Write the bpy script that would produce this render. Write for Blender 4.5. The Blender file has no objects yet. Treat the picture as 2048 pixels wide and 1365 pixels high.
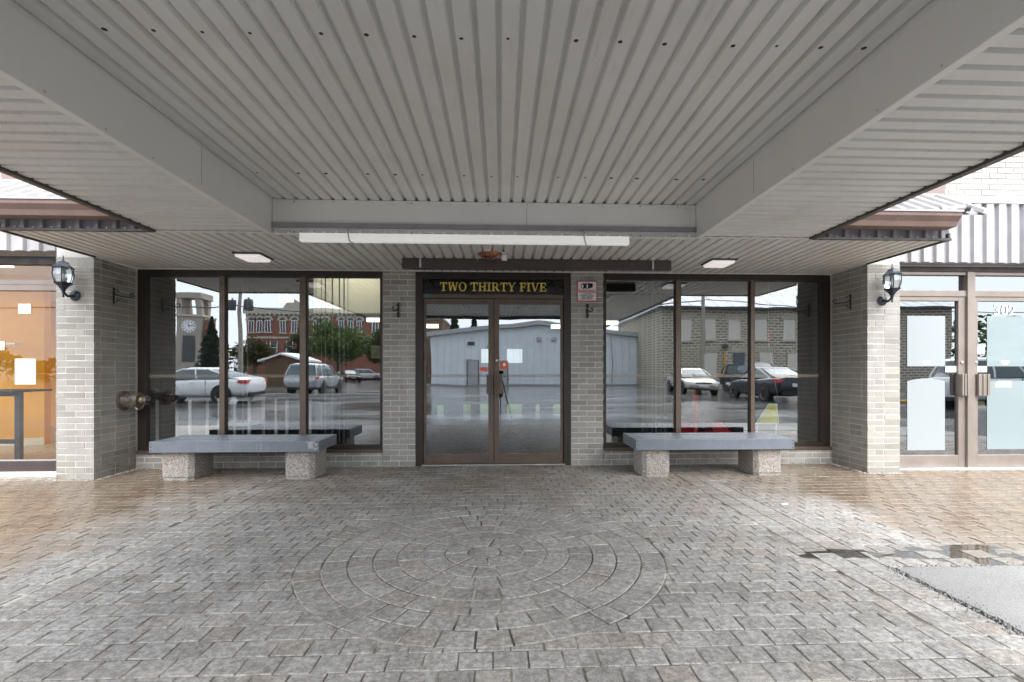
import bpy, bmesh, math, random
from mathutils import Vector, Matrix
random.seed(7)
R = math.radians
scene = bpy.context.scene
C = scene.collection

# ------------------------------------------------------------------ camera
cam_d = bpy.data.cameras.new("camera")
cam_d.sensor_width = 36.0
cam_d.lens = 17.58
cam_d.shift_x = -0.00928
cam_d.shift_y = 0.03003
cam_d.clip_start = 0.05
cam_d.clip_end = 2000
cam = bpy.data.objects.new("camera", cam_d)
cam.location = (0, 0, 1.2)
cam.rotation_euler = (R(90), 0, R(-2.4))
C.objects.link(cam)
scene.camera = cam

# ------------------------------------------------------------------ sky and sun (overcast)
SUN_EL, SUN_AZ = R(56), R(160)          # azimuth clockwise from +Y: high, behind the camera
world = bpy.data.worlds.new("World")
scene.world = world
world.use_nodes = True
wn, wl = world.node_tree.nodes, world.node_tree.links
wn.clear()
w_out = wn.new("ShaderNodeOutputWorld")
w_bg = wn.new("ShaderNodeBackground")
w_bg.inputs[1].default_value = 0.076
sky = wn.new("ShaderNodeTexSky")
sky.sky_type = 'NISHITA'
sky.sun_disc = False
sky.sun_elevation = SUN_EL
sky.sun_rotation = SUN_AZ
sky.air_density = 1.0
sky.dust_density = 1.0
sky.ozone_density = 1.0
hs = wn.new("ShaderNodeHueSaturation")
hs.inputs["Saturation"].default_value = 0.28
wl.new(sky.outputs[0], hs.inputs["Color"])
# a closed, even cloud layer: mostly flat pale grey with a little of the blue sky above it
cloud = wn.new("ShaderNodeMix"); cloud.data_type = 'RGBA'
cloud.inputs[0].default_value = 0.78
cloud.inputs[7].default_value = (3.55, 3.75, 4.05, 1)
wl.new(hs.outputs[0], cloud.inputs[6])
wl.new(cloud.outputs[2], w_bg.inputs[0])
wl.new(w_bg.outputs[0], w_out.inputs[0])
sun_d = bpy.data.lights.new("sun", 'SUN')
sun_d.energy = 1.0
sun_d.angle = R(75)
sun_d.color = (1.0, 0.97, 0.93)
sun = bpy.data.objects.new("sun", sun_d)
d = Vector((math.sin(SUN_AZ) * math.cos(SUN_EL), math.cos(SUN_AZ) * math.cos(SUN_EL), math.sin(SUN_EL)))
sun.rotation_euler = d.to_track_quat('Z', 'Y').to_euler()
sun.location = (0, -10, 30)
C.objects.link(sun)
scene.view_settings.view_transform = 'Standard'
scene.view_settings.look = 'None'
scene.view_settings.gamma = 1.0
scene.view_settings.use_curve_mapping = False
scene.view_settings.exposure = 3.2
scene.render.engine = 'CYCLES'
scene.cycles.use_denoising = True
scene.cycles.max_bounces = 10
scene.cycles.diffuse_bounces = 5
scene.cycles.glossy_bounces = 5
scene.cycles.transparent_max_bounces = 16
scene.cycles.caustics_reflective = False
scene.cycles.caustics_refractive = False
scene.cycles.sample_clamp_indirect = 6.0

# ------------------------------------------------------------------ materials
class NT:
    def __init__(s, name):
        s.m = bpy.data.materials.new(name)
        s.m.use_nodes = True
        s.n, s.l = s.m.node_tree.nodes, s.m.node_tree.links
        s.n.clear()
        s.out = s.n.new("ShaderNodeOutputMaterial")
    def add(s, t, **kw):
        x = s.n.new(t)
        for k, v in kw.items():
            setattr(x, k, v)
        return x
    def link(s, a, b): s.l.new(a, b)
    def pos(s):
        if not hasattr(s, "_p"): s._p = s.add("ShaderNodeNewGeometry").outputs["Position"]
        return s._p
    def scaled(s, sc):
        v = s.add("ShaderNodeVectorMath", operation='MULTIPLY')
        s.link(s.pos(), v.inputs[0]); v.inputs[1].default_value = sc
        return v.outputs[0]
    def noise(s, scale, detail=3, rough=.55, vec=None):
        x = s.add("ShaderNodeTexNoise")
        x.inputs["Scale"].default_value = scale
        x.inputs["Detail"].default_value = detail
        x.inputs["Roughness"].default_value = rough
        s.link(vec if vec is not None else s.pos(), x.inputs["Vector"])
        return x.outputs["Fac"]
    def ramp(s, fac, stops):
        x = s.add("ShaderNodeValToRGB")
        e = x.color_ramp.elements
        while len(e) < len(stops): e.new(.5)
        for i, (p, c) in enumerate(stops):
            e[i].position = p
            e[i].color = (c, c, c, 1) if isinstance(c, (int, float)) else (*c, 1)
        s.link(fac, x.inputs[0])
        return x.outputs[0]
    def mix(s, fac, a, b, mode='MIX'):
        x = s.add("ShaderNodeMix", data_type='RGBA', blend_type=mode)
        for sock, v in ((x.inputs[0], fac), (x.inputs[6], a), (x.inputs[7], b)):
            if hasattr(v, "is_linked"): s.link(v, sock)
            elif isinstance(v, (int, float)): sock.default_value = v if sock == x.inputs[0] else (v, v, v, 1)
            else: sock.default_value = (*v, 1)
        return x.outputs[2]
    def math(s, op, a, b=0.0, c=None, clamp=False):
        x = s.add("ShaderNodeMath", operation=op, use_clamp=clamp)
        for i, v in enumerate((a, b) if c is None else (a, b, c)):
            if hasattr(v, "is_linked"): s.link(v, x.inputs[i])
            else: x.inputs[i].default_value = v
        return x.outputs[0]
    def attr(s, name):
        x = s.add("ShaderNodeAttribute", attribute_name=name)
        return x.outputs["Fac"]
    def bump(s, h, strength=.3, dist=.01):
        x = s.add("ShaderNodeBump")
        x.inputs["Strength"].default_value = strength
        x.inputs["Distance"].default_value = dist
        s.link(h, x.inputs["Height"])
        return x.outputs[0]
    def bsdf(s, col, rough=.6, metal=0., normal=None, spec=.5, **kw):
        b = s.add("ShaderNodeBsdfPrincipled")
        for nm, v in (("Base Color", col), ("Roughness", rough), ("Metallic", metal), ("Specular IOR Level", spec)):
            k = b.inputs[nm]
            if hasattr(v, "is_linked"): s.link(v, k)
            elif nm == "Base Color": k.default_value = (*v, 1)
            else: k.default_value = v
        if normal is not None: s.link(normal, b.inputs["Normal"])
        for nm, v in kw.items():
            b.inputs[nm.replace("_", " ")].default_value = v
        s.link(b.outputs[0], s.out.inputs[0])
        return b

def pm(name, col, rough=.55, metal=0., var=.12, scale=5., bump=.15, bscale=70., bdist=.003, spec=.5, rvar=.12, stain=0., stain_col=(.1, .08, .06)):
    """painted / plain surface with blotchy tone, uneven gloss and fine relief"""
    t = NT(name)
    n1 = t.noise(scale, 5, .6)
    lo = tuple(c * (1 - var) for c in col); hi = tuple(min(1, c * (1 + var)) for c in col)
    c = t.ramp(n1, [(.3, lo), (.7, hi)])
    if stain:
        s = t.ramp(t.noise(scale * 2.3, 6, .7, t.scaled((1, 1, .25))), [(.56, 0.), (.74, stain)])
        c = t.mix(s, c, stain_col)
    r = t.ramp(t.noise(scale * 3, 4), [(.3, max(.02, rough - rvar)), (.7, min(1, rough + rvar))])
    nb = t.bump(t.noise(bscale, 3), bump, bdist) if bump else None
    t.bsdf(c, r, metal, nb, spec)
    return t.m

def glass_mat(name, refl, tint, wav=.02, wscale=2.2, rough=0.0):
    t = NT(name)
    tr = t.add("ShaderNodeBsdfTransparent"); tr.inputs[0].default_value = (*tint, 1)
    gl = t.add("ShaderNodeBsdfGlossy"); gl.inputs["Roughness"].default_value = rough
    gl.inputs[0].default_value = (.93, .97, 1., 1)
    nb = t.bump(t.noise(wscale, 1), wav, .02)
    t.link(nb, gl.inputs["Normal"])
    fr = t.add("ShaderNodeFresnel"); fr.inputs[0].default_value = 1.5
    f = t.math('MULTIPLY_ADD', fr.outputs[0], 1.0, refl - .04, clamp=True)
    m = t.add("ShaderNodeMixShader")
    t.link(f, m.inputs[0]); t.link(tr.outputs[0], m.inputs[1]); t.link(gl.outputs[0], m.inputs[2])
    t.link(m.outputs[0], t.out.inputs[0])
    return t.m

def emit_mat(name, col, strength):
    t = NT(name)
    e = t.add("ShaderNodeEmission"); e.inputs[0].default_value = (*col, 1); e.inputs[1].default_value = strength
    t.link(e.outputs[0], t.out.inputs[0])
    return t.m

M = {}
def brick_mat(name, ca, cb, cc, moss=True):
    t = NT(name)
    rn = t.attr("rnd")
    c = t.ramp(rn, [(0., ca), (.35, cb), (.7, cb), (.85, cc), (1., ca)])
    c = t.mix(t.ramp(t.noise(28, 5, .7), [(.35, 0.), (.75, .55)]), c, tuple(x * .72 for x in cb))
    c = t.mix(t.ramp(t.noise(1.7, 5, .65, t.scaled((1.6, 1.6, .5))), [(.52, 0.), (.72, .5)]), c, (.50, .49, .47))
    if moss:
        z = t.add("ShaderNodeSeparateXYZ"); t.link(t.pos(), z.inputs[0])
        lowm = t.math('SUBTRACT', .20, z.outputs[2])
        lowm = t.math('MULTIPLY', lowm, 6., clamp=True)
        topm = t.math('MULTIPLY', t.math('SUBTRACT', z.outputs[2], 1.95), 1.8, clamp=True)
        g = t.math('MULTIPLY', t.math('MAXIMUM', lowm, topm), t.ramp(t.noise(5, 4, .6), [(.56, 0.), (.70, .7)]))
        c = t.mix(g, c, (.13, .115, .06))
    nb = t.bump(t.noise(120, 4, .7), .5, .003)
    t.bsdf(c, .85, 0, nb, .3)
    return t.m
M['brick'] = brick_mat("grey_brick", (.275, .26, .236), (.36, .345, .318), (.415, .39, .35))
M['brick_white'] = brick_mat("pale_upper_brick", (.36, .345, .32), (.40, .385, .36), (.44, .41, .38), False)
M['mortar'] = pm("mortar", (.64, .63, .60), .9, var=.18, scale=6, bump=.6, bscale=150)
def soffit_mat():
    t = NT("soffit_paint")
    oi = t.add("ShaderNodeObjectInfo")
    c = t.ramp(oi.outputs["Random"], [(0., (.735, .73, .71)), (.5, (.765, .76, .74)), (1., (.79, .785, .765))])
    c = t.mix(t.ramp(t.noise(1.6, 5, .65), [(.45, 0.), (.75, .22)]), c, (.50, .46, .40))
    c = t.mix(t.ramp(t.noise(5, 6, .75, t.scaled((4, .35, 1))), [(.56, 0.), (.72, .30)]), c, (.42, .36, .29))
    c = t.mix(t.ramp(t.noise(90, 3, .6), [(.70, 0.), (.76, .6)]), c, (.30, .25, .2))
    t.bsdf(c, t.ramp(t.noise(4, 4), [(.3, .35), (.7, .6)]), 0, t.bump(t.noise(2.2, 3), .25, .006), .45)
    return t.m
M['soffit'] = soffit_mat()
M['soffit_back'] = pm("soffit_groove", (.34, .325, .30), .6, var=.12, scale=2, bump=0)
M['beam'] = pm("beam_flashing", (.80, .795, .775), .4, var=.04, scale=1.1, bump=.06, bscale=6, bdist=.01, stain=.06, stain_col=(.4, .36, .3))
M['bronze'] = pm("bronze_aluminium", (.125, .092, .07), .42, .35, var=.15, scale=3, bump=.04)
M['bronze_dark'] = pm("bronze_dark", (.035, .027, .023), .4, .3, var=.15, scale=3, bump=.04)
M['bronze_light'] = pm("bronze_weathered", (.25, .215, .19), .45, .4, var=.12, scale=4, bump=.05)
M['fascia_brown'] = pm("dark_drip_edge", (.085, .075, .068), .5, .2, var=.15)
M['gutter'] = pm("gutter_brown", (.20, .135, .115), .5, var=.12, stain=.3, stain_col=(.33, .27, .24))
M['clad'] = pm("ribbed_cladding", (.36, .355, .37), .5, var=.12, scale=4, stain=.45, stain_col=(.28, .25, .23))
M['clad_dark'] = pm("ribbed_fascia", (.29, .28, .30), .55, var=.15, scale=4, stain=.3, stain_col=(.14, .13, .12))
M['roof_metal'] = pm("roof_metal", (.30, .295, .30), .5, .1, var=.15, scale=4, stain=.4, stain_col=(.22, .21, .17))
M['parapet'] = pm("parapet_brown", (.22, .165, .155), .6, var=.1)
M['bench'] = pm("grey_bench_paint", (.155, .178, .21), .42, var=.1, scale=7, bump=.2, bscale=40, stain=.38, stain_col=(.30, .31, .32))
M['black_iron'] = pm("black_iron", (.014, .014, .015), .45, .4, var=.2, bump=.1)
M['lantern'] = pm("lantern_paint", (.035, .045, .06), .32, .5, var=.25, scale=14)
M['white_paint'] = pm("white_enamel", (.80, .80, .79), .3, var=.02, bump=.03)
M['steel'] = pm("satin_steel", (.55, .53, .51), .28, 1., var=.08, bump=.03)
M['zinc'] = pm("zinc_strap", (.5, .5, .5), .4, .9, var=.15)
M['brass'] = pm("dull_brass", (.30, .25, .19), .4, .9, var=.2, scale=30)
M['rust'] = pm("rusty_bolt", (.07, .04, .028), .8, .2, var=.4, scale=60)
M['copper'] = pm("copper", (.62, .30, .18), .22, 1., var=.1)
M['bar_brown'] = pm("brown_channel", (.075, .058, .055), .4, .3, var=.15)
M['black'] = pm("black_plastic", (.012, .012, .013), .3, var=.2, bump=.05)
M['sign_black'] = pm('sign_black', (.006, .006, .007), .25, var=.1, bump=0)
M['gold'] = pm("gold_letter", (.78, .60, .10), .4, .1, var=.08, bump=0)
M['sign_white'] = pm("sign_white", (.78, .78, .78), .4, var=.03, bump=0)
M['sign_red'] = pm("sign_red", (.50, .03, .04), .4, var=.05, bump=0)
M['paper'] = pm("paper", (.85, .85, .83), .7, var=.02, bump=0)
M['paper_yellow'] = pm("paper_yellow", (.62, .60, .38), .7, var=.05, bump=0)
M['orange_sticker'] = pm("orange_sticker", (.72, .14, .07), .5, var=.05, bump=0)
M['teal'] = pm("teal_sticker", (.03, .18, .2), .5, var=.05, bump=0)
M['glass'] = glass_mat("window_glass", .33, (.90, .93, .93), .05, 1.6)
M['door_glass'] = glass_mat("door_glass", .30, (.80, .84, .85), .03, 2.0)
M['shop_glass'] = glass_mat("shop_glass", .07, (.86, .88, .87), .03, 1.6)
M['shop_glass_r'] = glass_mat("shop_glass_grey", .30, (.55, .6, .63), .04, 1.6)
M['lamp_glass'] = glass_mat("lantern_glass", .16, (.9, .93, .95), 0.01)
M['water'] = glass_mat("puddle_water", .04, (.90, .885, .86), .01, 6)
t = NT("frosted_film"); t.bsdf((.31, .342, .358), .25, 0, None, .5); M['film'] = t.m
t = NT("teal_film")
_tr = t.add("ShaderNodeBsdfTransparent"); _tr.inputs[0].default_value = (.75, .92, .93, 1)
_b = t.bsdf((.33, .40, .415), .15, 0, None, .5)
_mx = t.add("ShaderNodeMixShader"); _mx.inputs[0].default_value = .72
t.link(_tr.outputs[0], _mx.inputs[1]); t.link(_b.outputs[0], _mx.inputs[2]); t.link(_mx.outputs[0], t.out.inputs[0]); M['film_teal'] = t.m
t = NT("strip_film")
_tr = t.add("ShaderNodeBsdfTransparent")
_b = t.bsdf((.50, .45, .36), .5, 0, None, .3)
_mx = t.add("ShaderNodeMixShader"); _mx.inputs[0].default_value = .26
t.link(_tr.outputs[0], _mx.inputs[1]); t.link(_b.outputs[0], _mx.inputs[2]); t.link(_mx.outputs[0], t.out.inputs[0]); M['strip'] = t.m

# exposed aggregate concrete of the bench legs
t = NT("exposed_aggregate")
v = t.add("ShaderNodeTexVoronoi"); v.inputs["Scale"].default_value = 95; t.link(t.pos(), v.inputs["Vector"])
wv = t.add("ShaderNodeSeparateColor"); t.link(v.outputs["Color"], wv.inputs[0])
c = t.ramp(wv.outputs[0], [(0., (.16, .13, .11)), (.4, (.36, .32, .28)), (.75, (.47, .44, .40)), (1., (.62, .58, .54))])
c = t.mix(t.ramp(v.outputs["Distance"], [(.35, 0.), (.6, .7)]), c, (.30, .28, .26))
t.bsdf(c, .85, 0, t.bump(v.outputs["Distance"], .8, -.006), .3); M['aggregate'] = t.m

# pavers: dry and frosted grey under the canopy, wet and brown outside it
def paver_mat(name):
    t = NT(name)
    rn = t.attr("rnd")
    xyz = t.add("ShaderNodeSeparateXYZ"); t.link(t.pos(), xyz.inputs[0])
    n_big = t.noise(.9, 4, .6)
    ax = t.math('ABSOLUTE', xyz.outputs[0])
    wet = t.math('ADD', t.math('SUBTRACT', ax, 2.62), t.math('MULTIPLY', t.math('SUBTRACT', n_big, .5), 3.2))
    back = t.math('MULTIPLY', t.math('SUBTRACT', xyz.outputs[1], 1.9), .55, clamp=True)
    wet = t.math('MULTIPLY', t.math('MULTIPLY_ADD', wet, 1.1, .15, clamp=True), back)
    mott = t.noise(30, 7, .8)
    fine = t.noise(230, 3, .6)
    patch = t.noise(3.2, 4, .6)
    mm = t.math('ADD', t.math('MULTIPLY', mott, .78), t.math('MULTIPLY', patch, .22))
    dry = t.ramp(mm, [(.40, (.13, .12, .108)), (.49, (.255, .243, .227)), (.60, (.46, .448, .428))])
    tint = t.ramp(rn, [(0., (.80, .785, .765)), (.3, (.95, .95, .95)), (.78, (1.04, 1.04, 1.04)), (.90, (1.03, .985, .94)), (1., (.92, .84, .77))])
    dry = t.mix(1., dry, tint, 'MULTIPLY')
    dry = t.mix(t.ramp(fine, [(.46, 0.), (.66, .45)]), dry, (.60, .60, .61))
    dry = t.mix(t.ramp(t.noise(7, 5, .65), [(.60, 0.), (.70, .55)]), dry, (.13, .115, .10))
    # brown wash near the door wall
    wash = t.math('MULTIPLY', t.math('MULTIPLY_ADD', t.math('SUBTRACT', xyz.outputs[1], 4.1), .8, 0., clamp=True), t.ramp(t.noise(1.3, 4), [(.35, .15), (.6, .8)]))
    dry = t.mix(wash, dry, t.mix(1., dry, (.72, .63, .54), 'MULTIPLY'))
    wetc = t.mix(1., t.ramp(mm, [(.38, (.13, .10, .075)), (.62, (.24, .19, .14))]), tint, 'MULTIPLY')
    c = t.mix(wet, dry, wetc)
    r = t.mix(wet, t.ramp(mott, [(.3, .62), (.7, .85)]), t.ramp(t.noise(9, 4), [(.35, .16), (.7, .42)]))
    h = t.math('ADD', t.math('MULTIPLY', mott, .7), t.math('MULTIPLY', fine, .3))
    b = t.add("ShaderNodeBump"); b.inputs["Distance"].default_value = .004
    t.link(h, b.inputs["Height"]); t.link(t.math('MULTIPLY_ADD', wet, -.45, .6), b.inputs["Strength"])
    t.bsdf(c, r, 0, b.outputs[0], .5)
    return t.m
M['paver'] = paver_mat("concrete_paver")
t = NT("joint_sand")
c = t.ramp(t.noise(2.5, 5, .65), [(.42, (.10, .088, .072)), (.52, (.26, .23, .19)), (.61, (.54, .51, .45))])
t.bsdf(c, .85, 0, t.bump(t.noise(160, 3), .6, .004), .3); M['joint'] = t.m
def asphalt_mat(name, lo, hi, wetlo, wethi, bumpd):
    t = NT(name)
    sp = t.noise(140, 4, .75)
    c = t.ramp(t.math('ADD', t.math('MULTIPLY', sp, .7), t.math('MULTIPLY', t.noise(.7, 4), .3)), [(.36, lo), (.64, hi)])
    r = t.ramp(t.noise(.45, 5, .6, t.scaled((.35, 1, 1))), [(.38, wetlo), (.62, wethi)])
    t.bsdf(c, r, 0, t.bump(sp, .35, bumpd), .5)
    return t.m
M['asphalt'] = asphalt_mat("wet_asphalt", (.05, .051, .053), (.115, .116, .118), .05, .26, .0015)
M['asphalt_dry'] = asphalt_mat("worn_asphalt", (.11, .11, .108), (.40, .40, .395), .7, .9, .02)
M['kerb'] = pm("kerb_concrete", (.30, .295, .28), .8, var=.15, bump=.3)
M['yellow_paint'] = pm("yellow_paint", (.60, .38, .05), .6, var=.15, stain=.4)

# ------------------------------------------------------------------ mesh helpers
ORI = {}                                   # world origin of each parent
class MB:
    def __init__(s): s.v, s.f, s.r, s.sm = [], [], [], []
    def poly(s, pts, rnd=0., smooth=False):
        i = len(s.v); s.v += [tuple(p) for p in pts]; s.f.append(tuple(range(i, i + len(pts)))); s.r.append(rnd); s.sm.append(smooth)
        return s
    def faces(s, pts, fs, rnd=0., smooth=False):
        i = len(s.v); s.v += [tuple(p) for p in pts]
        for f in fs: s.f.append(tuple(i + k for k in f)); s.r.append(rnd); s.sm.append(smooth)
        return s
    def box(s, x0, x1, y0, y1, z0, z1, rnd=0.):
        if x0 > x1: x0, x1 = x1, x0
        if y0 > y1: y0, y1 = y1, y0
        if z0 > z1: z0, z1 = z1, z0
        p = [(x0, y0, z0), (x1, y0, z0), (x1, y1, z0), (x0, y1, z0), (x0, y0, z1), (x1, y0, z1), (x1, y1, z1), (x0, y1, z1)]
        s.faces(p, [(0, 3, 2, 1), (4, 5, 6, 7), (0, 1, 5, 4), (1, 2, 6, 5), (2, 3, 7, 6), (3, 0, 4, 7)], rnd)
        return s
    def prism(s, poly, axis, a0, a1, rnd=0.):
        """poly: 2-D outline in the other two axes (x,y,z order), extruded along axis"""
        def P(p, a):
            return {'x': (a, p[0], p[1]), 'y': (p[0], a, p[1]), 'z': (p[0], p[1], a)}[axis]
        n = len(poly)
        pts = [P(p, a0) for p in poly] + [P(p, a1) for p in poly]
        fs = [tuple(range(n))[::-1], tuple(range(n, 2 * n))] + [(i, (i + 1) % n, n + (i + 1) % n, n + i) for i in range(n)]
        s.faces(pts, fs, rnd)
        return s
    def sheet(s, prof, axis, a0, a1):
        """open profile extruded along axis (single skin)"""
        def P(p, a): return {'x': (a, p[0], p[1]), 'y': (p[0], a, p[1]), 'z': (p[0], p[1], a)}[axis]
        n = len(prof)
        s.faces([P(p, a0) for p in prof] + [P(p, a1) for p in prof], [(i, i + 1, n + i + 1, n + i) for i in range(n - 1)])
        return s
    def tube(s, path, r, seg=8, caps=True):
        path = [Vector(p) for p in path]
        rs = r if isinstance(r, (list, tuple)) else [r] * len(path)
        rings = []
        up = Vector((0, 0, 1))
        prev = None
        for i, p in enumerate(path):
            tg = (path[min(i + 1, len(path) - 1)] - path[max(i - 1, 0)]).normalized()
            if prev is None:
                a = tg.cross(up if abs(tg.z) < .9 else Vector((1, 0, 0))).normalized()
            else:
                a = (prev - tg * prev.dot(tg))
                a = a.normalized() if a.length > 1e-6 else tg.orthogonal().normalized()
            prev = a
            b = tg.cross(a)
            rings.append([p + (a * math.cos(2 * math.pi * k / seg) + b * math.sin(2 * math.pi * k / seg)) * rs[i] for k in range(seg)])
        pts = [q for rg in rings for q in rg]
        fs = []
        for i in range(len(rings) - 1):
            for k in range(seg):
                fs.append((i * seg + k, i * seg + (k + 1) % seg, (i + 1) * seg + (k + 1) % seg, (i + 1) * seg + k))
        s.faces(pts, fs, 0, True)
        if caps:
            s.faces(rings[0], [tuple(range(seg))[::-1]]); s.faces(rings[-1], [tuple(range(seg))])
        return s
    def lathe(s, prof, c, axis='z', seg=20):
        """prof: list of (radius, along)"""
        pts = []
        for r, a in prof:
            for k in range(seg):
                u, w = r * math.cos(2 * math.pi * k / seg), r * math.sin(2 * math.pi * k / seg)
                pts.append({'z': (c[0] + u, c[1] + w, c[2] + a), 'x': (c[0] + a, c[1] + u, c[2] + w), 'y': (c[0] + u, c[1] + a, c[2] + w)}[axis])
        fs = []
        for i in range(len(prof) - 1):
            for k in range(seg):
                fs.append((i * seg + k, i * seg + (k + 1) % seg, (i + 1) * seg + (k + 1) % seg, (i + 1) * seg + k))
        s.faces(pts, fs, 0, True)
        if prof[0][0] > 1e-5: s.faces(pts[:seg], [tuple(range(seg))[::-1]])
        if prof[-1][0] > 1e-5: s.faces(pts[-seg:], [tuple(range(seg))])
        return s
    def build(s, name, mat, parent=None, bev=0., local=False, label=None, fixn=True):
        me = bpy.data.meshes.new(name)
        o3 = ORI.get(parent.name, (0, 0, 0)) if (parent is not None and not local) else (0, 0, 0)
        me.from_pydata([(x - o3[0], y - o3[1], z - o3[2]) for x, y, z in s.v], [], s.f)
        a = me.attributes.new("rnd", 'FLOAT', 'FACE')
        a.data.foreach_set("value", s.r)
        if any(s.sm):
            me.polygons.foreach_set("use_smooth", s.sm)
            me.update()
        if fixn:
            bm = bmesh.new(); bm.from_mesh(me)
            bmesh.ops.remove_doubles(bm, verts=bm.verts, dist=1e-6) if any(s.sm) else None
            bmesh.ops.recalc_face_normals(bm, faces=bm.faces)
            bm.to_mesh(me); bm.free()
        if any(s.sm):
            me.set_sharp_from_angle(angle=R(40))
        me.materials.append(M[mat] if isinstance(mat, str) else mat)
        o = bpy.data.objects.new(name, me)
        C.objects.link(o)
        if parent is not None:
            o.parent = parent
            ORI[o.name] = ORI.get(parent.name, (0, 0, 0))
        if bev:
            md = o.modifiers.new("edge", 'BEVEL'); md.width = bev; md.segments = 2; md.limit_method = 'ANGLE'
        if label: o['label'] = label
        return o

def tag(o, label, cat=None, group=None, kind=None):
    o['label'] = label
    if cat: o['category'] = cat
    if group: o['group'] = group
    if kind: o['kind'] = kind
    return o
def thing(name, label, cat, loc=(0, 0, 0), group=None, rz=0):
    o = bpy.data.objects.new(name, None)
    o.empty_display_size = .1
    C.objects.link(o)
    o.location = loc
    o.rotation_euler = (0, 0, rz)
    ORI[o.name] = tuple(loc)
    return tag(o, label, cat, group)
def struct(o, label=None):
    o['kind'] = 'structure'
    if label: o['label'] = label
    return o
def box(name, mat, parent, x0, x1, y0, y1, z0, z1, bev=0., label=None, local=False):
    return MB().box(x0, x1, y0, y1, z0, z1).build(name, mat, parent, bev, local, label)
def text_mesh(name, body, size, mat, parent, loc, rot, align='CENTER', ext=.0006, sx=1., off=0.):
    cu = bpy.data.curves.new(name, 'FONT')
    cu.body = body; cu.size = size; cu.align_x = align; cu.extrude = ext; cu.resolution_u = 2; cu.offset = off
    tmp = bpy.data.objects.new("tmp_text", cu)
    me = bpy.data.meshes.new_from_object(tmp)
    bpy.data.objects.remove(tmp); bpy.data.curves.remove(cu)
    o3 = ORI.get(parent.name, (0, 0, 0)) if parent else (0, 0, 0)
    mt = Matrix.Translation(Vector(loc) - Vector(o3)) @ rot.to_matrix().to_4x4() @ Matrix.Diagonal((sx, 1, 1, 1))
    me.transform(mt)
    me.materials.clear(); me.materials.append(M[mat])
    o = bpy.data.objects.new(name, me); C.objects.link(o)
    if parent: o.parent = parent
    return o
from mathutils import Euler
FRONT = Euler((R(90), 0, 0))              # text facing -Y
def copy_thing(src, label, loc, rz=None, group=None):
    n = src.copy(); C.objects.link(n); n.location = loc
    if rz is not None: n.rotation_euler = (0, 0, rz)
    n['label'] = label
    if group: n['group'] = group
    for ch in src.children:
        c2 = ch.copy(); C.objects.link(c2); c2.parent = n
        for g in ch.children:
            g2 = g.copy(); C.objects.link(g2); g2.parent = c2
    return n

def zc_of(x, y): return x * .04188 + y * .99912
M['interior_ceiling'] = pm("interior_ceiling", (.22, .21, .18), .8, var=.05, bump=.05)
M['interior_floor'] = pm("interior_floor", (.06, .06, .065), .35, var=.2, scale=3, bump=.05)
M['interior_wall'] = pm("interior_wall", (.14, .14, .14), .8, var=.06, bump=.05)
M['yellow_wall'] = pm("yellow_wall", (.62, .60, .47), .8, var=.04, bump=.05)
M['orange_wall'] = pm("orange_wall", (.80, .38, .03), .75, var=.06, scale=2, bump=.05)
M['cream'] = pm("cream_trim", (.72, .66, .52), .6, var=.05)
M['shop_floor'] = pm("shop_floor", (.42, .35, .26), .35, var=.1, scale=3)
M['table_dark'] = pm("dark_table", (.035, .035, .038), .5, var=.2)
M['dark_grey'] = pm("dark_grey", (.06, .062, .066), .6, var=.1)
M['shop_lamp'] = emit_mat("shop_lamp", (1, .95, .84), .8)
M['lamp_warm'] = emit_mat("lamp_warm", (1, .94, .76), .30)
M['lamp_soft'] = emit_mat("lamp_soft", (1, .95, .93), .11)
M['bulb'] = emit_mat("bulb", (1, .80, .62), .4)
M['red_plastic'] = pm("red_plastic", (.45, .012, .02), .3, var=.08, bump=.03)
M['yellow_sign'] = pm("yellow_sign", (.70, .66, .06), .5, var=.05, bump=0)
def lens_mat(name, col, e, sc):
    t = NT(name)
    n = t.noise(sc, 3)
    b = t.bsdf(t.ramp(n, [(.3, tuple(c * .9 for c in col)), (.7, col)]), .3, 0, t.bump(t.noise(sc * 12, 2), .3, .004), .5)
    b.inputs["Emission Color"].default_value = (*col, 1); b.inputs["Emission Strength"].default_value = e
    return t.m
M['strip_lamp'] = lens_mat('strip_lamp', (.82, .81, .79), .05, 1.2)
M['lamp_soft'] = lens_mat('lamp_soft', (.85, .80, .78), .07, 9.)
M['lamp_inner'] = emit_mat('lamp_inner', (1, .95, .80), 1.1)
M['sheer'] = pm('sheer_slat', (.25, .27, .29), .7, var=.05, bump=0)
M['grass'] = pm('grass', (.10, .16, .03), .8, var=.3, scale=3)
M['back_glass'] = glass_mat('back_glass', .08, (.30, .32, .30), .0)
M['bulb_white'] = pm('bulb_white', (.45, .45, .43), .3, var=.02, bump=0)
# ================================================================== GROUND
g = MB()
g.box(-160, 160, -190, 60, -.5, -.035)
struct(g.build("ground", 'asphalt'))
# paving bed: sand the pavers sit in
PB = MB()
for x0, x1, y0, y1 in ((-2.54, 2.38, 1.5, 6.42), (-9, -2.54, 1.5, 6.42), (2.38, 9, 2.97, 6.42)):
    PB.box(x0, x1, y0, y1, -.034, -.0050)
paving = struct(PB.build("paving", 'joint'), "grey concrete block paving with a round fan of cut stones")

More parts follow.
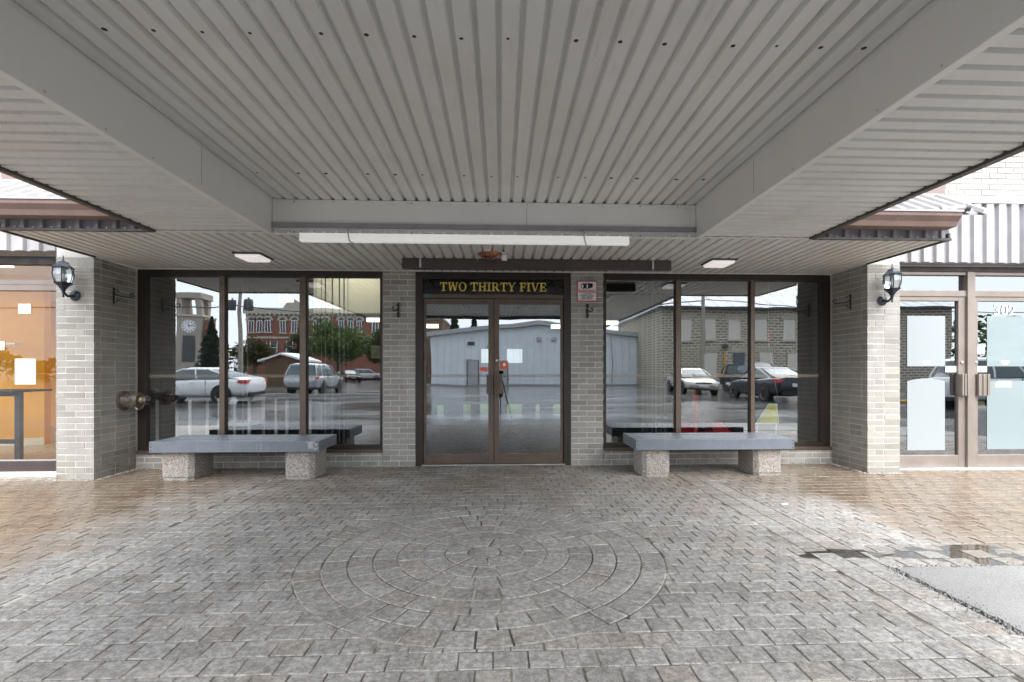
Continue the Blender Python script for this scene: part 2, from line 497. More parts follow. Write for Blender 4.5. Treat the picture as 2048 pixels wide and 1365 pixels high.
def paver_poly(mb, pts, top, rnd, bot=-.02, bev=.0035):
    """pts counter-clockwise outline; chamfered block"""
    n = len(pts)
    cx = sum(p[0] for p in pts) / n; cy = sum(p[1] for p in pts) / n
    tx, ty = random.gauss(0, .004), random.gauss(0, .004)
    def z(p): return top + (p[0] - cx) * tx + (p[1] - cy) * ty
    inner = []
    for p in pts:
        dx, dy = cx - p[0], cy - p[1]; L = math.hypot(dx, dy) or 1
        q = (p[0] + dx / L * bev * 1.4, p[1] + dy / L * bev * 1.4)
        inner.append((q[0], q[1], z(q)))
    ring = [(p[0], p[1], z(p) - bev * .8) for p in pts]
    low = [(p[0], p[1], bot) for p in pts]
    fs = [tuple(range(2 * n, 3 * n))]
    for i in range(n):
        j = (i + 1) % n
        fs += [(i, j, n + j, n + i), (n + i, n + j, 2 * n + j, 2 * n + i)]
    mb.faces(low + ring + inner, fs, rnd)

def clip_half(poly, px, py, nx, ny):
    out = []
    for i in range(len(poly)):
        a, b = poly[i], poly[(i + 1) % len(poly)]
        da = (a[0] - px) * nx + (a[1] - py) * ny; db = (b[0] - px) * nx + (b[1] - py) * ny
        if da >= 0: out.append(a)
        if (da >= 0) != (db >= 0):
            k = da / (da - db); out.append((a[0] + (b[0] - a[0]) * k, a[1] + (b[1] - a[1]) * k))
    return out
def area(p): return .5 * abs(sum(p[i][0] * p[(i + 1) % len(p)][1] - p[(i + 1) % len(p)][0] * p[i][1] for i in range(len(p))))

CCX, CCY, CR = -.107, 3.343, 1.165
PAV = []
def add_paver(poly, clipc=True):
    if clipc:
        cx = sum(p[0] for p in poly) / len(poly); cy = sum(p[1] for p in poly) / len(poly)
        dd = math.hypot(cx - CCX, cy - CCY)
        if dd < CR + .16:
            if dd < CR - .045: return
            nx, ny = (cx - CCX) / dd, (cy - CCY) / dd
            poly = clip_half(poly, CCX + nx * (CR + .005), CCY + ny * (CR + .005), nx, ny)
            if len(poly) < 3 or area(poly) < .0012: return
    PAV.append(poly)
def rect(x0, x1, y0, y1):
    j = .0038
    def q(): return random.gauss(0, .0012)
    return [(x0 + j + q(), y0 + j + q()), (x1 - j + q(), y0 + j + q()), (x1 - j + q(), y1 - j + q()), (x0 + j + q(), y1 - j + q())]
def running(x0, x1, y0, y1, w, dp, ph=0.):
    k = 0; y = y0
    while y < y1 - .02:
        ye = min(y + dp, y1)
        x = x0 - (w / 2 if k % 2 else 0) - ph
        while x < x1 - .004:
            a, b = max(x, x0), min(x + w, x1)
            if b - a > .03: add_paver(rect(a, b, y, ye))
            x += w
        y += dp; k += 1
def stack(x0, x1, y0, y1, w, dp):
    y = y0
    while y < y1 - .02:
        x = x0
        while x < x1 - .02:
            add_paver(rect(x, min(x + w, x1), y, min(y + dp, y1)))
            x += w
        y += dp
WALLROW = 6.18
running(-2.22, 2.04, 1.5, WALLROW, .146, .1305)
stack(-2.54, -2.22, 1.5, WALLROW, .16, .102)
stack(2.04, 2.38, 1.5, WALLROW, .17, .115)
running(-9, -2.54, 1.5, WALLROW, .160, .1305, .05)
running(2.38, 9, 2.97, WALLROW, .160, .1305, .03)
stack(-9, 9, WALLROW, 6.415, .105, .22)
# the fan of rings
PAV.append([(CCX + .105 * math.cos(a), CCY + .105 * math.sin(a)) for a in [math.pi * (.62 + k / 9) for k in range(10)]])
PAV.append([(CCX + .105 * math.cos(a), CCY + .105 * math.sin(a)) for a in [math.pi * (1.62 + k / 9) for k in range(10)]])
r0 = .11
for ring, n in enumerate((7, 13, 19, 25, 31, 37, 44)):
    r1 = r0 + .151
    ph = random.uniform(0, 6.28); ang = ph
    cuts = []
    ws = [random.uniform(.78, 1.2) for _ in range(n)]; tot = sum(ws)
    for wv_ in ws:
        a0, a1 = ang, ang + 2 * math.pi * wv_ / tot; ang = a1
        g0, g1 = .0058 / r0, .0058 / r1
        m = 3 if n < 24 else 2
        inner_ = [(CCX + (r0 + .0045) * math.cos(a0 + g0 + (a1 - a0 - 2 * g0) * k / m), CCY + (r0 + .0045) * math.sin(a0 + g0 + (a1 - a0 - 2 * g0) * k / m)) for k in range(m + 1)]
        outer_ = [(CCX + (r1 - .0045) * math.cos(a0 + g1 + (a1 - a0 - 2 * g1) * k / m), CCY + (r1 - .0045) * math.sin(a0 + g1 + (a1 - a0 - 2 * g1) * k / m)) for k in range(m + 1)]
        PAV.append(outer_ + inner_[::-1])
    r0 = r1
scored = []
for p in PAV:
    cx = sum(q[0] for q in p) / len(p); cy = sum(q[1] for q in p) / len(p)
    zc = zc_of(cx, cy)
    vis = False
    if zc > 1.0:
        px = 1043 + 1000 * (cx * .99912 - cy * .04188) / zc; py = 744 + 1200 / zc
        vis = -20 < px < 2068 and py < 1385
    scored.append((area(p) / zc ** 3 if vis else -1, p))
scored.sort(key=lambda a: -a[0])
rest = MB()
for i, (sc_, p) in enumerate(scored):
    top = random.gauss(0, .001)
    if i < 298:
        m_ = MB(); paver_poly(m_, p, top, random.random())
        m_.build("paver", 'paver', paving, fixn=False)
    else:
        paver_poly(rest, p, top, random.random())
pf = rest.build("paver_field", 'paver', paving, fixn=False); pf['kind'] = 'stuff'

# worn asphalt patch beside the paving, ragged edge
def noisy_edge(p0, p1, n, amp):
    return [(p0[0] + (p1[0] - p0[0]) * k / n + random.uniform(-amp, amp), p0[1] + (p1[1] - p0[1]) * k / n + random.uniform(-amp, amp)) for k in range(n + 1)]
edge = noisy_edge((9, 2.955), (2.42, 2.95), 70, .010) + noisy_edge((2.405, 2.90), (2.405, 1.5), 34, .012)
ap = MB()
ap.prism([(9, 1.5)] + edge, 'z', -.034, .006)
struct(ap.build("asphalt_apron", 'asphalt_dry'), "pale worn asphalt meeting the paving in a ragged edge")
# crumbs of broken asphalt along the edge
cr = MB()
for (x, y) in edge:
    for _ in range(16):
        cx, cy = x + random.gauss(0, .03), y + random.gauss(0, .025); s_ = random.uniform(.003, .010)
        an = [random.uniform(0, 6.28) for _ in range(1)][0]
        ps = [(cx + s_ * math.cos(an + k * 1.57 + random.uniform(-.3, .3)), cy + s_ * math.sin(an + k * 1.57)) for k in range(4)]
        cr.faces([(a, b, -.002) for a, b in ps] + [(cx + random.gauss(0, .001), cy, s_ * .9 + .004)], [(0, 1, 4), (1, 2, 4), (2, 3, 4), (3, 0, 4)], random.random())
tag(cr.build("loose_gravel", 'asphalt_dry'), "crumbs of loose gravel along the broken asphalt edge", "gravel", kind='stuff')

# puddles
def puddle(cx, cy, rx, ry, label, seed):
    random.seed(seed)
    n = 48; ph = [random.uniform(0, 6.28) for _ in range(4)]
    pts = []
    for k in range(n):
        a = 2 * math.pi * k / n
        rr = 1 + .22 * math.sin(2 * a + ph[0]) + .14 * math.sin(3 * a + ph[1]) + .09 * math.sin(7 * a + ph[2]) + .05 * math.sin(13 * a + ph[3])
        pts.append((cx + rx * rr * math.cos(a), cy + ry * rr * math.sin(a)))
    m_ = MB(); m_.poly([(a_, b_, .0004) for a_, b_ in pts])
    struct(m_.build("puddle", 'water', fixn=False), label)
puddle(2.26, 3.20, .24, .10, "dark puddle lying across the paving joints beside the asphalt", 3)
puddle(3.1, 3.15, .55, .16, "shallow puddle mirroring the shop doors", 5)
random.seed(21)
m_ = MB(); m_.box(2.53, 2.59, 4.40, 4.415, .002, .012)
tag(m_.build("paper_scrap", 'paper'), "tiny white scrap of litter on the wet brown paving", "litter")
struct(box("lawn", 'grass', None, -30, 30, 14.6, 55, -.034, -.02))
gr = MB()
for x0, y0, x1, y1 in ((-4.5, 6.385, -1.1, 6.385), (.92, 6.385, 4.34, 6.385), (-4.50, 5.74, -4.50, 6.38), (4.335, 5.74, 4.335, 6.38), (-4.93, 5.745, -4.53, 5.745), (4.36, 5.745, 4.75, 5.745)):
    for k in range(int(260 * math.hypot(x1 - x0, y1 - y0))):
        t_ = random.random(); o_ = abs(random.gauss(0, .018))
        cx, cy = x0 + (x1 - x0) * t_ + (o_ if x0 == x1 and x0 < 0 else (-o_ if x0 == x1 else 0)), y0 + (y1 - y0) * t_ - (o_ if x0 != x1 else 0)
        s_ = random.uniform(.002, .007)
        gr.faces([(cx - s_, cy, .0), (cx, cy - s_, .0), (cx + s_, cy, .0), (cx, cy + s_, .0), (cx, cy, s_ * .8)], [(0, 1, 4), (1, 2, 4), (2, 3, 4), (3, 0, 4)], random.random())
tag(gr.build("mortar_grit", 'mortar', None, fixn=False), "crumbs of mortar and grit along the foot of the brick walls", "grit", kind='stuff')
# ================================================================== STOREFRONT BUILDING
WY = 6.40                                   # face of the window wall
bld = thing("storefront_building", "grey brick storefront with two wide windows and glazed double doors", "building", (0, 6.4, 0))
BR = []                                     # (part key, x0,x1,y0,y1,z0,z1)
CH, BL, JT = .0697, .203, .010
def course_rows(z0, z1):
    k = 0; z = z0
    while z < z1 - .012:
        yield k, z, min(z + CH - JT, z1)
        z += CH; k += 1
def run(a0, a1, off):
    x = a0 - off
    while x < a1 - .012:
        lo, hi = max(x, a0), min(x + BL, a1)
        if hi - lo > .018: yield lo, hi
        x += BL + JT
def lay_front(key, x0, x1, yf, z0, z1, odd=0):
    for k, za, zb in course_rows(z0, z1):
        for lo, hi in run(x0, x1, (BL + JT) / 2 * ((k + odd) % 2)):
            BR.append((key, lo, hi, yf + random.gauss(0, .0012), yf + .09, za, zb))
TOP = 2.474
# piers with a returned corner
def pier(key, xo, xi, yf, yb, side):
    for k, za, zb in course_rows(.004, TOP):
        e = k % 2 == 0
        a, b = (xo, xi) if xo < xi else (xi, xo)
        if side > 0: fa, fb = a, (b if e else b - .10)
        else: fa, fb = (a if e else a + .10), b
        off = 0 if e else (BL + JT) / 2
        for lo, hi in run(fa, fb, off):
            BR.append((key, lo, hi, yf + random.gauss(0, .0012), yf + .09, za, zb))
        for lo, hi in run(yf + (.10 if e else 0), yb, 0 if e else (BL + JT) * .5 - .0):
            xs = xi + random.gauss(0, .0012)
            BR.append((key, min(xs, xi - side * .09), max(xs, xi - side * .09), lo, hi, za, zb))
pier("left pier", -4.928, -4.522, 5.76, 6.395, 1)
pier("right pier", 4.752, 4.353, 5.76, 6.395, -1)
lay_front("left door pier", -1.493, -1.079, WY, .004, TOP)
lay_front("right door pier", .905, 1.327, WY, .004, TOP, 1)
lay_front("left knee wall", -4.52, -1.495, WY, .004, .19)
lay_front("right knee wall", 1.329, 4.351, WY, .004, .19, 1)
cores = {}
def core(key, label, *bx, name="brick_pier"):
    m_ = MB()
    for b in bx: m_.box(*b)
    cores[key] = m_.build(name, 'mortar', bld, label=label)
core("left pier", "brick pier under the lantern beside the orange shop", (-4.924, -4.526, 5.764, 6.50, 0, 2.6))
core("right pier", "brick pier beside the doors numbered 302", (4.357, 4.748, 5.764, 6.50, 0, 2.6))
core("left door pier", "narrow brick pier between window and door with a bare hook", (-1.486, -1.086, WY + .004, 6.52, 0, 2.6))
core("right door pier", "narrow brick pier carrying the camera warning sign", (.912, 1.320, WY + .004, 6.52, 0, 2.6))
core("left knee wall", None, (-4.519, -1.497, WY + .004, 6.52, 0, .186), name="knee_wall")
core("right knee wall", None, (1.331, 4.350, WY + .004, 6.52, 0, .186), name="knee_wall")
def bscore(b):
    k, x0, x1, y0, y1, z0, z1 = b
    xm, ym = (x0 + x1) / 2, y0
    zc = zc_of(xm, ym)
    side = (x1 - x0) < .095 and (y1 - y0) > .1
    a = ((y1 - y0) * .55 if side else (x1 - x0)) * (z1 - z0)
    return -a / zc ** 2
BR.sort(key=bscore)
restb = {}
for i, (key, x0, x1, y0, y1, z0, z1) in enumerate(BR):
    dz = random.gauss(0, .0008)
    if i < 298:
        MB().box(x0, x1, y0, y1, z0 + dz, z1 + dz, random.random()).build("brick", 'brick', cores[key], fixn=False)
    else:
        restb.setdefault(key, MB()).box(x0, x1, y0, y1, z0 + dz, z1 + dz, random.random())
for key, m_ in restb.items():
    o = m_.build("brickwork", 'brick', cores[key], fixn=False); o['kind'] = 'stuff'

# ---- display windows
def window(xs, label):
    """xs: outer left, glass left, m1 l/r, m2 l/r, glass right, outer right"""
    a, gl, m1a, m1b, m2a, m2b, gr, b = xs
    z0, zg0, zg1, z1 = .19, .262, 2.40, 2.474
    m_ = MB()
    m_.box(a, b, 6.425, 6.50, zg1, z1)
    m_.box(a, b, 6.425, 6.50, z0, zg0)
    m_.box(a, gl, 6.4255, 6.4995, zg0, zg1); m_.box(gr, b, 6.4255, 6.4995, zg0, zg1)
    fr = m_.build("window", 'bronze_dark', bld, .003, label=label)
    box("sill", 'bronze', fr, a + .004, b - .004, 6.385, 6.424, z0 - .012, z0 + .028, .003)
    for p, q in ((m1a, m1b), (m2a, m2b)):
        box("mullion", 'bronze', fr, p, q, 6.418, 6.498, zg0 + .001, zg1 - .001, .003)
    for p, q in ((gl, m1a), (m1b, m2a), (m2b, gr)):
        MB().poly([(p, 6.462, zg0), (q, 6.462, zg0), (q, 6.462, zg1), (p, 6.462, zg1)]).build("pane", 'glass', fr, fixn=False)
        bd = MB()
        for s_ in ((p, p + .012, zg0, zg1), (q - .012, q, zg0, zg1), (p + .012, q - .012, zg0, zg0 + .012), (p + .012, q - .012, zg1 - .012, zg1)):
            bd.box(s_[0], s_[1], 6.440, 6.4605, s_[2], s_[3])
        bd.build("glazing_bead", 'bronze_dark', fr)
        MB().poly([(p + .013, 6.4612, 1.128), (q - .013, 6.4612, 1.128), (q - .013, 6.4612, 1.166), (p + .013, 6.4612, 1.166)]).build("marking_strip", 'strip', fr, fixn=False)
    return fr
window((-4.519, -4.415, -3.521, -3.457, -2.53, -2.455, -1.522, -1.494), "wide bronze framed display window mirroring parked cars and a clock tower")
window((1.328, 1.359, 2.282, 2.346, 3.276, 3.329, 4.227, 4.350), "wide bronze framed display window mirroring a stone building")

# ---- doors
dfm = MB()
dfm.box(-1.077, -.986, 6.405, 6.53, 0, 2.474); dfm.box(.812, .903, 6.405, 6.53, 0, 2.474)
dfm.box(-.9855, .8115, 6.407, 6.53, 2.385, 2.472)
df = dfm.build("door_frame", 'bronze_dark', bld, .003)
box("header", 'bronze', df, -.9855, .8115, 6.412, 6.53, 2.139, 2.192, .003)
box("sign_panel", 'sign_black', df, -.9855, .8115, 6.440, 6.47, 2.1925, 2.3845, .004, label="glossy black transom panel above the double doors")
box("threshold", 'zinc', df, -1.0, .83, 6.39, 6.56, 0.001, .018, .003)
box("sticker", 'teal', df, -.955, -.905, 6.4095, 6.4117, 2.150, 2.190, label="tiny teal sticker on the door header")
# serif letters
TS, TH, SE = .205, .085, .10
def ser(x0, x1, top): return [(x0, 1 - SE), (x1, 1 - SE), (x1, 1), (x0, 1)] if top else [(x0, 0), (x1, 0), (x1, SE), (x0, SE)]
def stem(x, w=TS, a=0., b=1.): return [(x, a), (x + w, a), (x + w, b), (x, b)]
def ringq(cx, cy, rx, ry, tx, ty, a0=0, a1=6.2832, n=20):
    out = []
    for k in range(n):
        p, q = a0 + (a1 - a0) * k / n, a0 + (a1 - a0) * (k + 1) / n
        out.append([(cx + (rx - tx) * math.cos(p), cy + (ry - ty) * math.sin(p)), (cx + rx * math.cos(p), cy + ry * math.sin(p)),
                    (cx + rx * math.cos(q), cy + ry * math.sin(q)), (cx + (rx - tx) * math.cos(q), cy + (ry - ty) * math.sin(q))])
    return out
def glyph(ch):
    if ch == 'T': return .86, [stem(.33), ser(.18, .68, 0), [(.0, .88), (.86, .88), (.86, 1), (.0, 1)], [(.0, .68), (.09, .70), (.12, .88), (.0, .88)], [(.77, .70), (.86, .68), (.86, .88), (.74, .88)]]
    if ch == 'W': return 1.26, [[(.24, 0), (.40, 0), (.27, 1), (.06, 1)], [(.26, 0), (.40, 0), (.68, .95), (.60, .95)], [(.80, 0), (.96, 0), (.72, 1), (.52, 1)], [(.82, 0), (.96, 0), (1.2, 1), (1.11, 1)], ser(-.02, .38, 1), ser(1.0, 1.30, 1), ser(.46, .78, 1)]
    if ch == 'O': return .96, ringq(.48, .5, .48, .53, .20, .085)
    if ch == 'H': return 1.02, [stem(.12), stem(.70), [(.3, .45), (.72, .45), (.72, .55), (.3, .55)], ser(0, .44, 0), ser(.58, 1.02, 0), ser(0, .44, 1), ser(.58, 1.02, 1)]
    if ch == 'I': return .46, [stem(.13), ser(0, .46, 0), ser(0, .46, 1)]
    if ch == 'R': return 1.0, [stem(.12), ser(0, .44, 0), [(0, .90), (.5, .90), (.5, 1), (0, 1)], [(.3, .42), (.5, .42), (.5, .52), (.3, .52)]] + ringq(.48, .71, .34, .29, .19, .10, -1.571, 1.571, 10) + [[(.72, 0), (.98, 0), (.66, .46), (.44, .46)], ser(.70, 1.02, 0)]
    if ch == 'Y': return .96, [[(.36, .0), (.57, .0), (.57, .46), (.36, .46)], [(.36, .44), (.57, .44), (.27, 1), (.05, 1)], [(.45, .40), (.57, .46), (.90, 1), (.80, 1)], ser(.22, .71, 0), ser(-.04, .38, 1), ser(.70, 1.0, 1)]
    if ch == 'F': return .80, [stem(.12), ser(0, .46, 0), [(0, .89), (.78, .89), (.78, 1), (0, 1)], [(.69, .70), (.78, .68), (.78, .9), (.66, .9)], [(.3, .46), (.6, .46), (.6, .56), (.3, .56)], stem(.55, .08, .36, .66)]
    if ch == 'V': return .98, [[(.40, 0), (.56, 0), (.29, 1), (.06, 1)], [(.43, 0), (.55, 0), (.92, 1), (.82, 1)], ser(-.03, .40, 1), ser(.71, 1.02, 1)]
    if ch == 'E': return .84, [stem(.12), [(0, .89), (.78, .89), (.78, 1), (0, 1)], [(0, 0), (.82, 0), (.82, .11), (0, .11)], [(.69, .70), (.78, .68), (.78, .9), (.66, .9)], [(.70, .1), (.82, .1), (.82, .34), (.73, .30)], [(.3, .46), (.58, .46), (.58, .56), (.3, .56)], stem(.53, .08, .36, .66)]
    return .42, []
txt = "TWO THIRTY FIVE"
adv = sum(glyph(c_)[0] + (.08 if c_ != ' ' else 0) for c_ in txt)
cap = .112; kx = 1.372 / adv; x = -.773
for c_ in txt:
    w_, polys = glyph(c_)
    if polys:
        m_ = MB()
        for i, p in enumerate(polys):
            m_.poly([(x + q[0] * kx, 6.4385 - i * .00003, 2.235 + q[1] * cap) for q in p])
        m_.build("letter", 'gold', df, fixn=False)
    x += (w_ + (.08 if c_ != ' ' else 0)) * kx
def door(x0, g0, g1, x1, hx0, hx1, label):
    m_ = MB()
    m_.box(x0, g0, 6.425, 6.475, .022, 2.136); m_.box(g1, x1, 6.425, 6.475, .022, 2.136)
    m_.box(g0, g1, 6.4255, 6.4745, 2.066, 2.136); m_.box(g0, g1, 6.4255, 6.4745, .022, .146)
    dr = m_.build("door", 'bronze', bld, .004, label=label)
    MB().poly([(g0, 6.452, .146), (g1, 6.452, .146), (g1, 6.452, 2.066), (g0, 6.452, 2.066)]).build("pane", 'door_glass', dr, fixn=False)
    MB().poly([(g0 + .002, 6.4512, 1.128), (g1 - .002, 6.4512, 1.128), (g1 - .002, 6.4512, 1.166), (g0 + .002, 6.4512, 1.166)]).build("marking_strip", 'strip', dr, fixn=False)
    h = MB(); h.box(hx0, hx1, 6.372, 6.4245, .918, 1.168)
    n = 3
    for k in range(n):
        w = (hx1 - hx0) / (n * 2 - 1)
        h.box(hx0 + w * 2 * k, hx0 + w * (2 * k + 1), 6.362, 6.3715, .9185, 1.1675)
    h.build("pull_handle", 'bronze', dr, .002)
    return dr
d1 = door(-.984, -.952, -.157, -.087, -.178, -.092, "left glazed door leaf")
d2 = door(-.081, -.018, .775, .806, -.078, .022, "right glazed door leaf")
MB().lathe([(.016, 0), (.016, -.012), (.010, -.014)], (-.045, 6.424, 1.345), 'y', 16).build("lock", 'steel', d2)
box("sticker", 'orange_sticker', d1, -.262, -.165, 6.4475, 6.4495, 1.205, 1.258, label="small orange notice on the door glass")
st = box("sticker", 'orange_sticker', d2, -.006, .098, 6.4475, 6.4495, 1.235, 1.332, label="square orange notice with a white dot")
MB().lathe([(.022, 0), (.022, -.001)], (.048, 6.447, 1.292), 'y', 16).build("dot", 'paper', st)
for x0, x1, dr in ((-.62, -.40, d1), (.22, .44, d2)):
    MB().tube([(x0, 6.50, 2.09), (x0 + .10, 6.60, 2.08), (x1, 6.50, 2.03)] if dr is d1 else [(x1, 6.50, 2.09), (x1 - .10, 6.60, 2.08), (x0, 6.50, 2.03)], .010, 6).build("closer_arm", 'black', dr)

# ---- eave soffit over the entrance
PT = .1097
PROF = [(-.5 * PT, .026), (-.0400 * 1, .026), (-.031, 0), (.031, 0), (.0400, .026), (.5 * PT, .026)]
def panel_mesh(name, length, mat, axis='y', pitch=PT):
    pr = [(-.5 * pitch, .027), (-.415 * pitch, .027), (-.33 * pitch, 0), (.33 * pitch, 0), (.415 * pitch, .027), (.5 * pitch, .027)]
    m_ = MB().sheet(pr, axis, 0, length)
    me = bpy.data.meshes.new(name)
    me.from_pydata(m_.v, [], m_.f); me.materials.append(M[mat])
    return me
def put_panel(name, me, parent, loc):
    o = bpy.data.objects.new(name, me); C.objects.link(o); o.parent = parent
    p = ORI[parent.name]
    o.location = (loc[0] - p[0], loc[1] - p[1], loc[2] - p[2])
    return o
SZ = 2.48
eave = MB()
eave.box(-4.50, 4.335, 4.70, 6.60, SZ + .055, SZ + .10)
eave = eave.build("eave_roof", 'clad_dark', bld, label="low metal eave roof over the recessed entrance")
npan = 80; pw = (4.33 + 4.495) / npan
me = panel_mesh("soffit_panel", 1.75, 'soffit', 'y', pw)
for k in range(npan):
    put_panel("soffit_panel", me, bld, (-4.495 + pw * (k + .5), 4.685, SZ))
# trim at the wall, edges and front
tr = MB(); tr.box(-4.50, 4.34, 6.362, 6.398, SZ - .010, SZ - .001); tr.build("edge_trim", 'soffit', eave)
tr = MB(); tr.box(-4.515, -4.495, 4.66, 5.755, SZ - .012, SZ + .06); tr.build("edge_trim", 'fascia_brown', eave)
tr = MB(); tr.box(4.33, 4.35, 4.66, 5.755, SZ - .012, SZ + .06); tr.build("edge_trim", 'fascia_brown', eave)
for x0, x1, gx0, gx1, px0, px1, sg in ((-4.515, -3.155, -4.85, -3.155, -4.85, -3.155, -1), (2.985, 4.35, 2.985, 4.26, 2.985, 4.60, 1)):
    box("drip_edge", 'fascia_brown', eave, x0, x1, 4.645, 4.684, SZ - .014, SZ + .008, .002)
    box("ribbed_fascia", 'clad_dark', eave, x0 + .01, x1 - .01, 4.69, 4.72, SZ + .008, 2.66)
    x = x0 + .07 if sg < 0 else x1 - .07
    while x0 + .03 < x < x1 - .03:
        MB().prism([(x - .028, 4.69), (x - .018, 4.662), (x + .018, 4.662), (x + .028, 4.69)], 'z', SZ + .0085, 2.655).build("rib", 'clad_dark', eave)
        MB().lathe([(.009, 0), (.007, -.006), (0, -.008)], (x + .08, 4.689, SZ + .026), 'y', 10).build("screw", 'zinc', eave)
        x -= .16 * sg
    # gutter (K profile)
    MB().prism([(4.62, 2.555), (4.50, 2.555), (4.48, 2.60), (4.44, 2.64), (4.435, 2.672), (4.62, 2.672)], 'x', gx0, gx1).build("gutter", 'gutter', eave, .003)
    box("gutter_lip", 'clad', eave, gx0 - .004, gx1 + .004, 4.425, 4.445, 2.672, 2.690, .002)
    # sloping metal roof with ribs
    MB().prism([(4.52, 2.700), (5.02, 3.010), (5.02, 2.985), (4.52, 2.675)], 'x', px0, px1).build("roof_sheet", 'roof_metal', eave)
    x = px0 + .10
    while x < px1:
        w = .026
        pts = []
        for yy, zz in ((4.47, 2.672), (5.02, 3.012)):
            pts += [(x - w * 1.5, yy, zz + .002), (x - w, yy, zz + .042), (x + w, yy, zz + .042), (x + w * 1.5, yy, zz + .002)]
        MB().faces(pts, [(0, 1, 5, 4), (1, 2, 6, 5), (2, 3, 7, 6), (0, 3, 2, 1), (4, 5, 6, 7)]).build("roof_rib", 'roof_metal', eave)
        x += .16
    box("ridge_flashing", 'clad', eave, px0, px1, 5.00, 5.05, 3.006, 3.045, .003)
    q0, q1 = (px0 + .02, px1) if sg < 0 else (px0, px1 + .05)
    MB().prism([(q0 - (.10 if sg < 0 else 0), 3.6), (q0, 3.03), (q1, 3.03), (q1 + (.10 if sg > 0 else 0), 3.6)], 'y', 5.055, 5.40).build("parapet", 'parapet', eave)
# ---- body of the building behind the glass
sh = MB()
sh.box(-4.9, 4.9, 6.54, 14.2, 2.86, 3.0)
sh.build("roof_slab", 'interior_ceiling', bld)
fl = MB(); fl.box(-4.9, 4.9, 6.57, 14.2, -.03, .004); fl.build("interior_floor", 'interior_floor', bld)
iw = MB()
iw.box(-4.94, -4.90, 6.5, 14.2, 0, 2.86); iw.box(4.9, 4.94, 6.5, 14.2, 0, 2.86)
iw.box(-4.9, 4.9, 6.53, 6.60, 2.475, 2.86)
iw.build("interior_wall", 'interior_wall', bld)
bw = MB()                                  # back wall with two windows and a low band of glass
def wall_with_holes(mb, y0, y1, x0, x1, z0, z1, holes):
    xs = sorted({x0, x1} | {h[0] for h in holes} | {h[1] for h in holes})
    zs = sorted({z0, z1} | {h[2] for h in holes} | {h[3] for h in holes})
    for i in range(len(xs) - 1):
        for j in range(len(zs) - 1):
            cx, cz = (xs[i] + xs[i + 1]) / 2, (zs[j] + zs[j + 1]) / 2
            if not any(h[0] < cx < h[1] and h[2] < cz < h[3] for h in holes):
                mb.box(xs[i], xs[i + 1], y0, y1, zs[j], zs[j + 1])
HOL = [(-.55, -.22, 1.45, 1.85), (.18, .62, 1.45, 1.85), (-1.05, -.85, .0, .28), (-.58, -.30, .0, .28), (.18, .62, .0, .28), (1.0, 1.12, .0, .28), (-1.8, -1.6, .0, .25), (1.5, 1.8, .0, .28)]
for h_ in HOL:
    MB().poly([(h_[0], 14.25, h_[2]), (h_[1], 14.25, h_[2]), (h_[1], 14.25, h_[3]), (h_[0], 14.25, h_[3])]).build('back_pane', 'back_glass', bld, fixn=False)
wall_with_holes(bw, 14.2, 14.3, -4.94, 4.94, -.03, 2.98, HOL)
bw.build("back_wall", 'interior_wall', bld)
# ================================================================== ENTRANCE CANOPY
can = thing("entrance_canopy", "deep off white metal canopy with fluted ceiling reaching over the paving", "canopy", (0, 4.7, 2.48))
XL, XR, XLO, XRO, YB, YF, CZ = -2.11, 1.87, -3.12, 2.95, 4.72, -1.5, 2.80
npan = 36; pw = (XR - XL) / npan
me = panel_mesh("ceiling_panel", YB - YF + .20, 'soffit', 'y', pw)
for k in range(npan):
    put_panel("ceiling_panel", me, can, (XL + pw * (k + .5), YF, CZ))
nsd = 56; pd = (4.66 - YF) / nsd
for x0, x1 in ((XLO + .01, XL - .004), (XR + .004, XRO - .01)):
    me = panel_mesh("side_panel", x1 - x0, 'soffit', 'x', pd)
    for k in range(nsd):
        put_panel("side_panel", me, can, (x0, YF + pd * (k + .5), SZ))
# roof deck above everything
dk = MB()
dk.box(XLO - .01, XRO + .01, YF - .02, 4.645, CZ + .07, CZ + .26)
dk.box(XLO + .005, XL - .03, YF, 4.64, SZ + .06, SZ + .10); dk.box(XR + .03, XRO - .005, YF, 4.64, SZ + .06, SZ + .10)
dk.box(XLO, XRO, 4.646, 5.05, CZ + .10, CZ + .24); dk.box(XLO, XRO, 5.0, 5.045, SZ + .105, CZ + .0995)  # unseen closing boxes added to keep outside light from the flute cavity
dk.box(XLO, XLO + .03, 4.66, 4.999, SZ + .105, CZ + .0995); dk.box(XRO - .03, XRO, 4.66, 4.999, SZ + .105, CZ + .0995)
dk.build("roof_deck", 'clad_dark', can)
# edge fascias (dark drip edge seen from below)
for x0, x1 in ((XLO - .045, XLO + .008), (XRO - .008, XRO + .045)):
    box("edge_fascia", 'fascia_brown', can, x0, x1, YF - .03, 4.655, SZ - .018, CZ + .30, .003)
box("edge_fascia", 'fascia_brown', can, XLO + .009, XRO - .009, YF - .075, YF - .022, CZ - .085, CZ + .30, .003)
